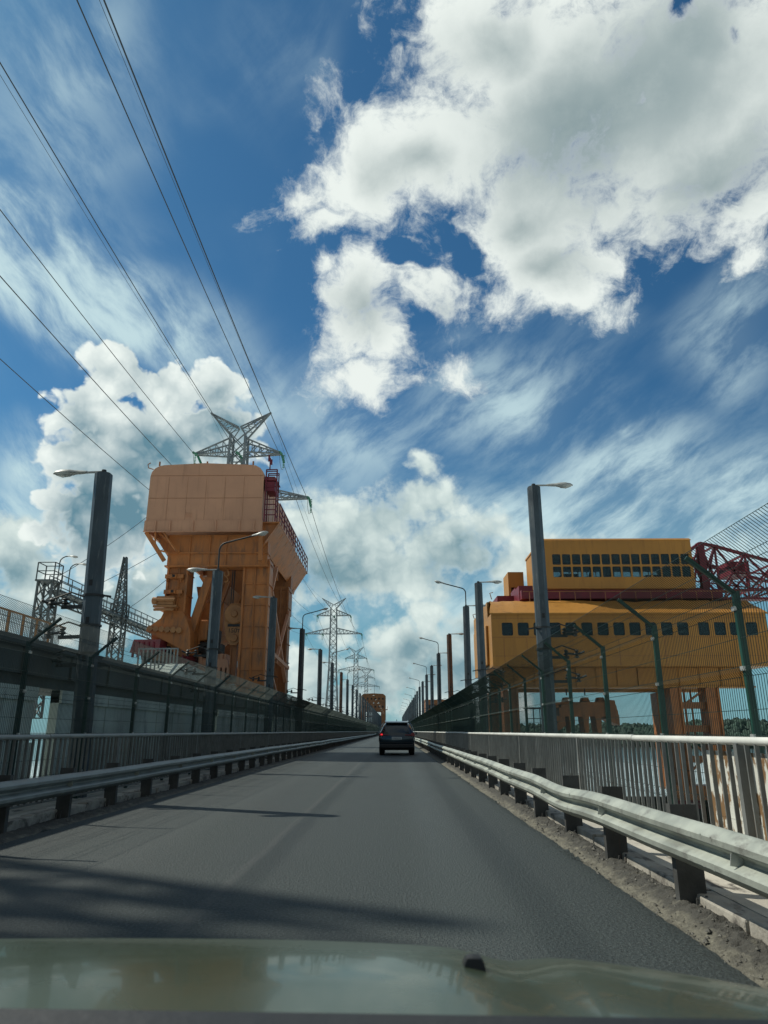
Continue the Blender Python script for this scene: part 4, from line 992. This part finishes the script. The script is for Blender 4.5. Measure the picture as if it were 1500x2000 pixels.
mb.bar((8.6,1.7,HZ1+1.75),(23,1.7,HZ1+1.75),.04); mb.tube([(6.3,.4,HZ1+1.0),(6.2,.4,HZ1+1.4),(6.4,.4,HZ1+1.45)],.03,5); mb.tube([(6.0,8,HZ1+.9),(5.9,8,HZ1+1.2),(6.1,8,HZ1+1.25)],.03,5); mb.build('roof_railing', M['orangeD'], YC)
# dark red slewing frame
mb = MB(); mb.box(8.6,22.0,2.4,8.6,9.75,10.35); mb.box(7.4,8.8,5.4,8.8,9.6,10.5); mb.box(8.55,9.5,3.0,5.2,9.7,10.75); mb.box(8.9,10.2,6.5,8.5,10.35,11.3); mb.build('slewing_frame', M['red'], YC)
# upper house
CX0, CX1, CY0, CY1, CZ0, CZ1 = 10.15, 20.25, 2.2, 8.4, 10.40, 13.75
wu = []
for k in range(14):
    a = 10.78+k*.668
    if a+.565 < CX1-.1: wu.append((a, a+.565, 12.03, 12.76)); wu.append((a, a+.565, 11.17, 11.90))
fw2 = win_wall('front_wall', YL, YC, CX0, CX1, CZ0, CZ1, CY0, .10, wu, corner=.09); panes(fw2, wu, CY0+.04)
wb = [(w[0]-.03, w[1]+.03, 12.2, 12.86) for w in wu if w[2] < 11.5]
win_wall('back_wall', YL, YC, CX0+.1, CX1-.1, CZ0, CZ1, CY1-.1, .10, wb, corner=.09)
ws = [(3.0,4.2,11.2,11.9),(5.0,6.2,11.2,11.9),(3.0,4.2,12.0,12.7)]
win_wall('side_wall', YL, YC, CY0+.102, CY1-.102, CZ0, CZ1, CX0, .1, ws, 'y', .08)
mb = MB(); mb.box(CX1-.1,CX1,CY0+.102,CY1-.102,CZ0,CZ1); mb.build('side_wall', YL, YC)
mb = MB(); mb.loft([[(CX0-.06,CY0-.05,CZ1-.02),(CX1+.06,CY0-.05,CZ1-.02),(CX1+.06,CY1+.05,CZ1-.02),(CX0-.06,CY1+.05,CZ1-.02)],[(CX0-.02,CY0+.15,CZ1+.14),(CX1,CY0+.15,CZ1+.14),(CX1,CY1,CZ1+.14),(CX0-.02,CY1,CZ1+.14)]]); mb.box(CX0+.1,CX1-.1,CY0+.11,CY1-.11,CZ0-.03,CZ0+.05); mb.build('roof', YL, YC)
mb = MB(); mb.box(12,13.2,5,6,10.5,12.0); mb.box(15,15.6,4.5,6,10.5,12.6); mb.box(18,19.4,5,6.5,10.5,11.9); mb.bar((13.4,4,10.5),(14.6,6,12.9),.18); mb.build('machinery', M['black'], YC)
win_wall('rear_annex', YL, YC, 8.9, 10.1, 10.5, 13.1, 9.4, 2.4, [(9.1,9.4,11.2,11.9)], corner=.05)
# red lattice boom to the right
mb = MB()
def tri(a, b, c, w=.16):
    mb.bar(a,b,w); mb.bar(b,c,w); mb.bar(c,a,w)
J = [(20.4,13.1,10.5),(21.2,13.7,10.4),(22.2,13.5,10.3),(24.2,12.9,10.4),(26.2,12.3,10.5),(28.2,11.7,10.6),(31,10.9,10.6)]
for yy in (3.0,7.2):
    for (x, zt, zb), (x2, zt2, zb2) in zip(J, J[1:]):
        mb.bar((x,yy,zt),(x2,yy,zt2),.2); mb.bar((x,yy,zb),(x2,yy,zb2),.18); mb.bar((x,yy,zt),(x2,yy,zb2),.12); mb.bar((x,yy,zb),(x2,yy,zt2),.12); mb.bar((x2,yy,zb2),(x2,yy,zt2),.12); mb.bar((x,yy,(zt+zb)/2),(x2,yy,(zt2+zb2)/2),.09)
for (x, zt, zb) in J: mb.bar((x,3,zt),(x,7.2,zt),.12); mb.bar((x,3,zb),(x,7.2,zb),.12); mb.bar((x,3,zt),(x,7.2,zb),.09)
mb.bar((21.2,3,10.3),(21.2,3,13.7),.45); mb.box(23.3,24.6,3.4,5.4,11.6,12.5)
for k in range(16): mb.bar((21.5+.6*k,2.6,9.9),(21.5+.6*k,2.6,10.9),.04)
for z in (10.4,10.9): mb.bar((21.5,2.6,z),(31,2.6,z),.05)
mb.box(21.5,31,2.6,3.4,9.7,9.85); mb.build('boom', M['red'], YC)
# under-carriage: deep beam, legs, hanging grab beam
mb = MB(); mb.box(7.0,22.6,1.2,2.0,3.95,5.08); mb.box(7.0,22.6,8.0,8.9,3.95,5.08); mb.box(6.8,22.7,1.1,2.1,3.86,3.95)
for k in range(12): mb.box(7.6+1.3*k,7.66+1.3*k,1.12,1.2,3.95,5.08)
mb.build('main_beam', M['yellow'], YC)
def yleg(x0, x1, ya, zb):
    mb = MB(); mb.box(x0,x1,ya,ya+1.3,zb,3.9); mb.box(x0-.06,x0+.08,ya-.1,ya,zb,3.9); mb.box(x1-.08,x1+.06,ya-.1,ya,zb,3.9)
    for k in range(5): mb.box(x0,x1,ya-.08,ya,zb+.6+1.3*k,zb+.66+1.3*k)
    return mb.build('leg', M['orangeD'] if x0 < 10 else M['orange'], YC)
yleg(6.9,7.75,1.2,-9.4); yleg(6.9,7.75,8.0,-9.4)
yleg(17.35,17.95,1.2,-2.6); yleg(19.6,20.3,1.2,-2.6); yleg(18.9,19.5,8.0,-2.6)
mb = MB()
for z in (2.6,1.2,-.6): mb.box(17.96,19.59,1.5,1.9,z,z+.4)
mb.bar((17.9,1.6,-1.4),(19.7,1.6,.2),.12); mb.bar((17.9,1.6,1.1),(19.7,1.6,-.5),.12); mb.bar((17.9,1.6,2.6),(19.7,1.6,3.8),.12); mb.bar((18.5,2.0,-2),(18.5,2.0,3.8),.1); mb.bar((18.9,2.0,-2),(18.9,2.0,3.8),.08); mb.build('brace', M['orangeD'], YC)
mb = MB(); mb.box(17.0,21,1.0,2.4,-2.7,-1.9); mb.build('travel_beam', M['orange'], YC)
for bx_ in (17.6,20.2):
    mb = MB(); mb.box(bx_-.7,bx_+.7,.9,2.5,-3.5,-2.72,.06); b = mb.build('bogie', M['red'], YC)
    for wx in (-.4,.4): mb = MB(); mb.lathe([(.3,.75),(.34,.8),(.34,1.0),(.3,1.05)],(bx_+wx,0,-3.45),12,'y'); mb.build('wheel', M['black'], b)
mb = MB(); mb.box(10.75,13.6,2.6,4.0,2.15,3.05); mb.prism([(10.0,3.0),(10.75,3.05),(10.75,2.7),(10.35,2.7),(10.0,2.95)],'y',2.5,3.9); mb.prism([(10.6,2.9),(10.9,2.9),(10.95,1.6),(10.55,1.3),(10.2,1.25),(10.2,1.5),(10.5,1.75),(10.3,1.95),(10.2,2.15),(10.6,2.2)],'y',2.5,3.9)
for x in (11.2,12.1,12.9): mb.prism([(x,2.15),(x+.4,2.15),(x+.33,1.15),(x+.08,1.15)],'y',2.6,3.9)
mb.prism([(13.6,3.2),(14.2,3.15),(14.4,2.2),(14.4,1.6),(13.9,1.8),(13.6,2.0)],'y',2.5,3.9)
for x in (11.0,12.2,13.2): mb.prism([(x,3.05),(x+.5,3.05),(x+.4,3.35),(x+.1,3.35)],'y',2.8,3.6)
mb.build('lifting_beam', M['orangeD'], YC)
mb = MB()
for x in (11.3,12.5,13.9): mb.bar((x,3.2,3.5),(x,3.2,5.1),.07)
mb.build('rope', M['bracket'], YC)
mb = MB()                                            # caged ladder platform on the left leg
for z in (.9,2.6): mb.box(8.32,9.6,1.5,2.5,z,z+.07)
for x in (8.35,8.75,9.15,9.55): mb.bar((x,1.5,.9),(x,1.5,2.7),.05)
for z in (1.5,2.0,2.66): mb.bar((8.32,1.5,z),(9.6,1.5,z),.045)
mb.build('ladder_cage', M['bracket'], YC)
# pier of the spillway that carries the crane
mb = MB(); mb.box(15.6,24,42,62,-12,-3.8); mb.box(15.4,24.2,41.8,62.2,-4.1,-3.8); tag(mb.build('spillway_pier', M['concrete']), 'concrete spillway pier under the right legs of the yellow crane', 'pier')
mb = MB(); mb.box(5.4,9.2,42,62,-12,-9.3-.1); mb.box(5.6,9.0,42.2,61.8,-9.4,-8.6); tag(mb.build('spillway_pier', M['concrete']), 'low concrete pier under the left legs of the yellow crane', 'pier')
FR = thing('far_gantry', 'distant low orange-brown crane house peeking between the right lamp posts', 'crane', (6.4, 150, 0)); mb = MB(); mb.box(0,5.2,0,8,4.2,7.1); mb.box(-.1,5.3,-.1,8.1,7.1,7.4); mb.build('house', M['orangeD'], FR)
mb = MB()
for k in range(4): mb.box(.4+1.2*k,1.1+1.2*k,-.04,0,5.6,6.3)
mb.build('window', M['black'], FR); mb = MB(); mb.box(.2,1.2,1,2,-9.4,4.2); mb.box(4,5,1,2,-9.4,4.2); mb.build('leg', M['orangeD'], FR)
# ---------------------------------------------------------------- dark SUV ahead, seen from behind
SUV = thing('car', 'dark blue SUV driving ahead in the right lane with its left tail light lit', 'car', (.14, 40.6, .0))
def sec(y, wl, wb, wr, zl, zb, zr, zs=None):         # half widths: sill, belt, roof
    p = [(wl*.86,zl),(wl,zl+.16),(wb,zl+.42),(wb,zb-.12),(wb-.04,zb),(wr+.03,zr-.12),(wr-.10,zr-.02),(wr*.5,zr+.015)]
    return [(x,y,z) for x,z in p]+[(-x,y,z) for x,z in p[::-1]]
mb = MB()
mb.loft([sec(.0,.80,.86,.70,.42,.98,1.02),sec(.06,.86,.915,.72,.36,1.03,1.10),sec(.22,.90,.94,.69,.33,1.06,1.42),sec(.55,.92,.95,.66,.30,1.07,1.63),sec(1.6,.93,.955,.66,.28,1.06,1.68),
         sec(2.8,.93,.955,.64,.28,1.03,1.62),sec(3.5,.93,.95,.78,.28,1.0,1.12),sec(4.4,.88,.90,.72,.30,.86,.92),sec(4.62,.76,.78,.6,.36,.72,.76)])
mb.build('body', M['carpaint'], SUV, True, angle=40)
mb = MB(); mb.loft([[(-.64,.03,1.06),(.64,.03,1.06),(.64,.06,1.06),(-.64,.06,1.06)],[(-.56,.36,1.56),(.56,.36,1.56),(.56,.40,1.56),(-.56,.40,1.56)]]); mb.build('rear_window', M['carglass'], SUV)
mb = MB(); mb.loft([[(-.60,.27,1.60),(.60,.27,1.60),(.60,.27,1.64),(-.60,.27,1.64)],[(-.62,.62,1.66),(.62,.62,1.66),(.62,.62,1.70),(-.62,.62,1.70)]]); mb.build('spoiler', M['carpaint'], SUV)
for s in (-1,1):
    mb = MB(); mb.prism([(s*.70,.98),(s*.925,.93),(s*.93,1.04),(s*.86,1.13),(s*.76,1.10)],'y',-.02,.14); mb.prism([(s*.42,.985),(s*.70,.98),(s*.72,1.03),(s*.42,1.02)],'y',-.022,.06); l = mb.build('tail_light', M['taillens'], SUV)
    if s < 0: mb = MB(); mb.box(-.84,-.74,-.035,-.021,.99,1.06,.005); mb.build('lamp_bulb', M['taillight'], l)
    mb = MB(); mb.loft([[(s*.97,3.0,1.02),(s*1.14,3.0,1.0),(s*1.16,3.0,1.14),(s*.98,3.0,1.16)],[(s*.97,3.16,1.04),(s*1.10,3.16,1.03),(s*1.11,3.16,1.12),(s*.98,3.16,1.13)]]); mb.build('mirror', M['carpaint'], SUV)
    for y in (.85,3.65):
        mb = MB(); mb.lathe([(.26,s*.66),(.35,s*.68),(.36,s*.78),(.35,s*.90),(.27,s*.925)],(0,y,.355),24,'x'); w = mb.build('wheel', M['tyre'], SUV, True)
        mb = MB(); mb.lathe([(.25,s*.90),(.24,s*.93),(.08,s*.935)],(0,y,.355),14,'x'); mb.build('rim', M['chrome'], w, True)
mb = MB(); mb.box(-.88,.88,-.05,.25,.34,.56,.05); mb.box(-.55,.55,-.075,-.045,.38,.50); mb.box(-.86,.86,-.062,-.04,.62,.645); mb.build('bumper', M['black'], SUV)
mb = MB(); mb.box(-.26,.26,-.025,-.008,.78,.90); pl = mb.build('licence_plate', M['plate'], SUV)
mb = MB()
for x, w in ((-.22,.025),(-.165,.03),(-.11,.03),(-.055,.03),(.0,.03),(.055,.03),(.13,.022),(.175,.022)): mb.box(x,x+w,-.028,-.0255,.81,.87)
mb.build('plate_marks', M['black'], pl)
mb = MB(); mb.loft([[(-.02,.9,1.69),(.02,.9,1.69),(.02,1.1,1.69),(-.02,1.1,1.69)],[(-.01,.88,1.79),(.01,.88,1.79),(.01,.95,1.79),(-.01,.95,1.79)]]); mb.build('aerial', M['black'], SUV)
mb = MB(); mb.box(-.70,.70,.4,3.9,.24,.32); mb.build('underbody', M['black'], SUV)
for s in (-1,1):
    mb = MB(); mb.tube([(s*.60,.5,1.66),(s*.60,.7,1.73),(s*.60,2.4,1.73),(s*.60,2.6,1.66)], .022, 6); mb.build('roof_rail', M['chrome'], SUV)
    mb = MB(); mb.tube([(s*.955,.35,1.06),(s*.80,.40,1.45),(s*.69,.62,1.62)], .02, 5); mb.build('window_trim', M['chrome'], SUV)
SUV.scale = (1.05,1.05,1.05)
# ---------------------------------------------------------------- bonnet of the car the picture was taken from
OWN = thing('car', 'olive grey bonnet of the car carrying the viewer, along the bottom edge', 'car', (-.36, 0, 0))
def hz_(x, y): return 1.016 - .055*(abs(x)/.85)**2.6 - .30*max(0, y-.78)**2*1.0 - .02*(y-.7) - .9*max(0, y-1.28)**2 - .012*math.exp(-((abs(x)-.52)/.05)**2)
mb = MB(); rows = []
NX, NY = 60, 36
for j in range(NY+1):
    y = .72 + .95*j/NY; r = []
    for i in range(NX+1):
        x = -.88+1.76*i/NX; yy = y - .16*(abs(x)/.88)**2.5*(j/NY) ; r.append(mb.bm.verts.new((x, yy, hz_(x,yy))))
    rows.append(r)
for a, b in zip(rows, rows[1:]):
    for i in range(NX): mb.bm.faces.new((a[i],a[i+1],b[i+1],b[i]))
low = [mb.bm.verts.new((v.co.x, v.co.y+.02, v.co.z-.35)) for v in rows[-1]]
for i in range(NX): mb.bm.faces.new((rows[-1][i],rows[-1][i+1],low[i+1],low[i]))
mb.build('bonnet', M['hood'], OWN, True, angle=60)
for nx in (.45,-.45):
    y = .93; z = hz_(nx,y)-.002; mb = MB()
    mb.loft([[(nx+a*w, y+b*d, z+h) for a,b in ((-1,-1),(1,-1),(1,1),(-1,1))] for w,d,h in ((.0125,.011,0),(.0115,.010,.007),(.008,.008,.0125),(.003,.004,.0145))])
    mb.build('washer_nozzle', M['rubber'], OWN, True)
mb = MB(); mb.loft([[(-.9,.32,.985),(.9,.32,.985),(.9,.32,.90),(-.9,.32,.90)],[(-.9,.60,1.015),(.9,.60,1.0),(.9,.60,.88),(-.9,.60,.88)],[(-.9,.714,1.027),(.9,.714,1.012),(.9,.714,.88),(-.9,.714,.88)]]); mb.build('cowl', M['rubber'], OWN)
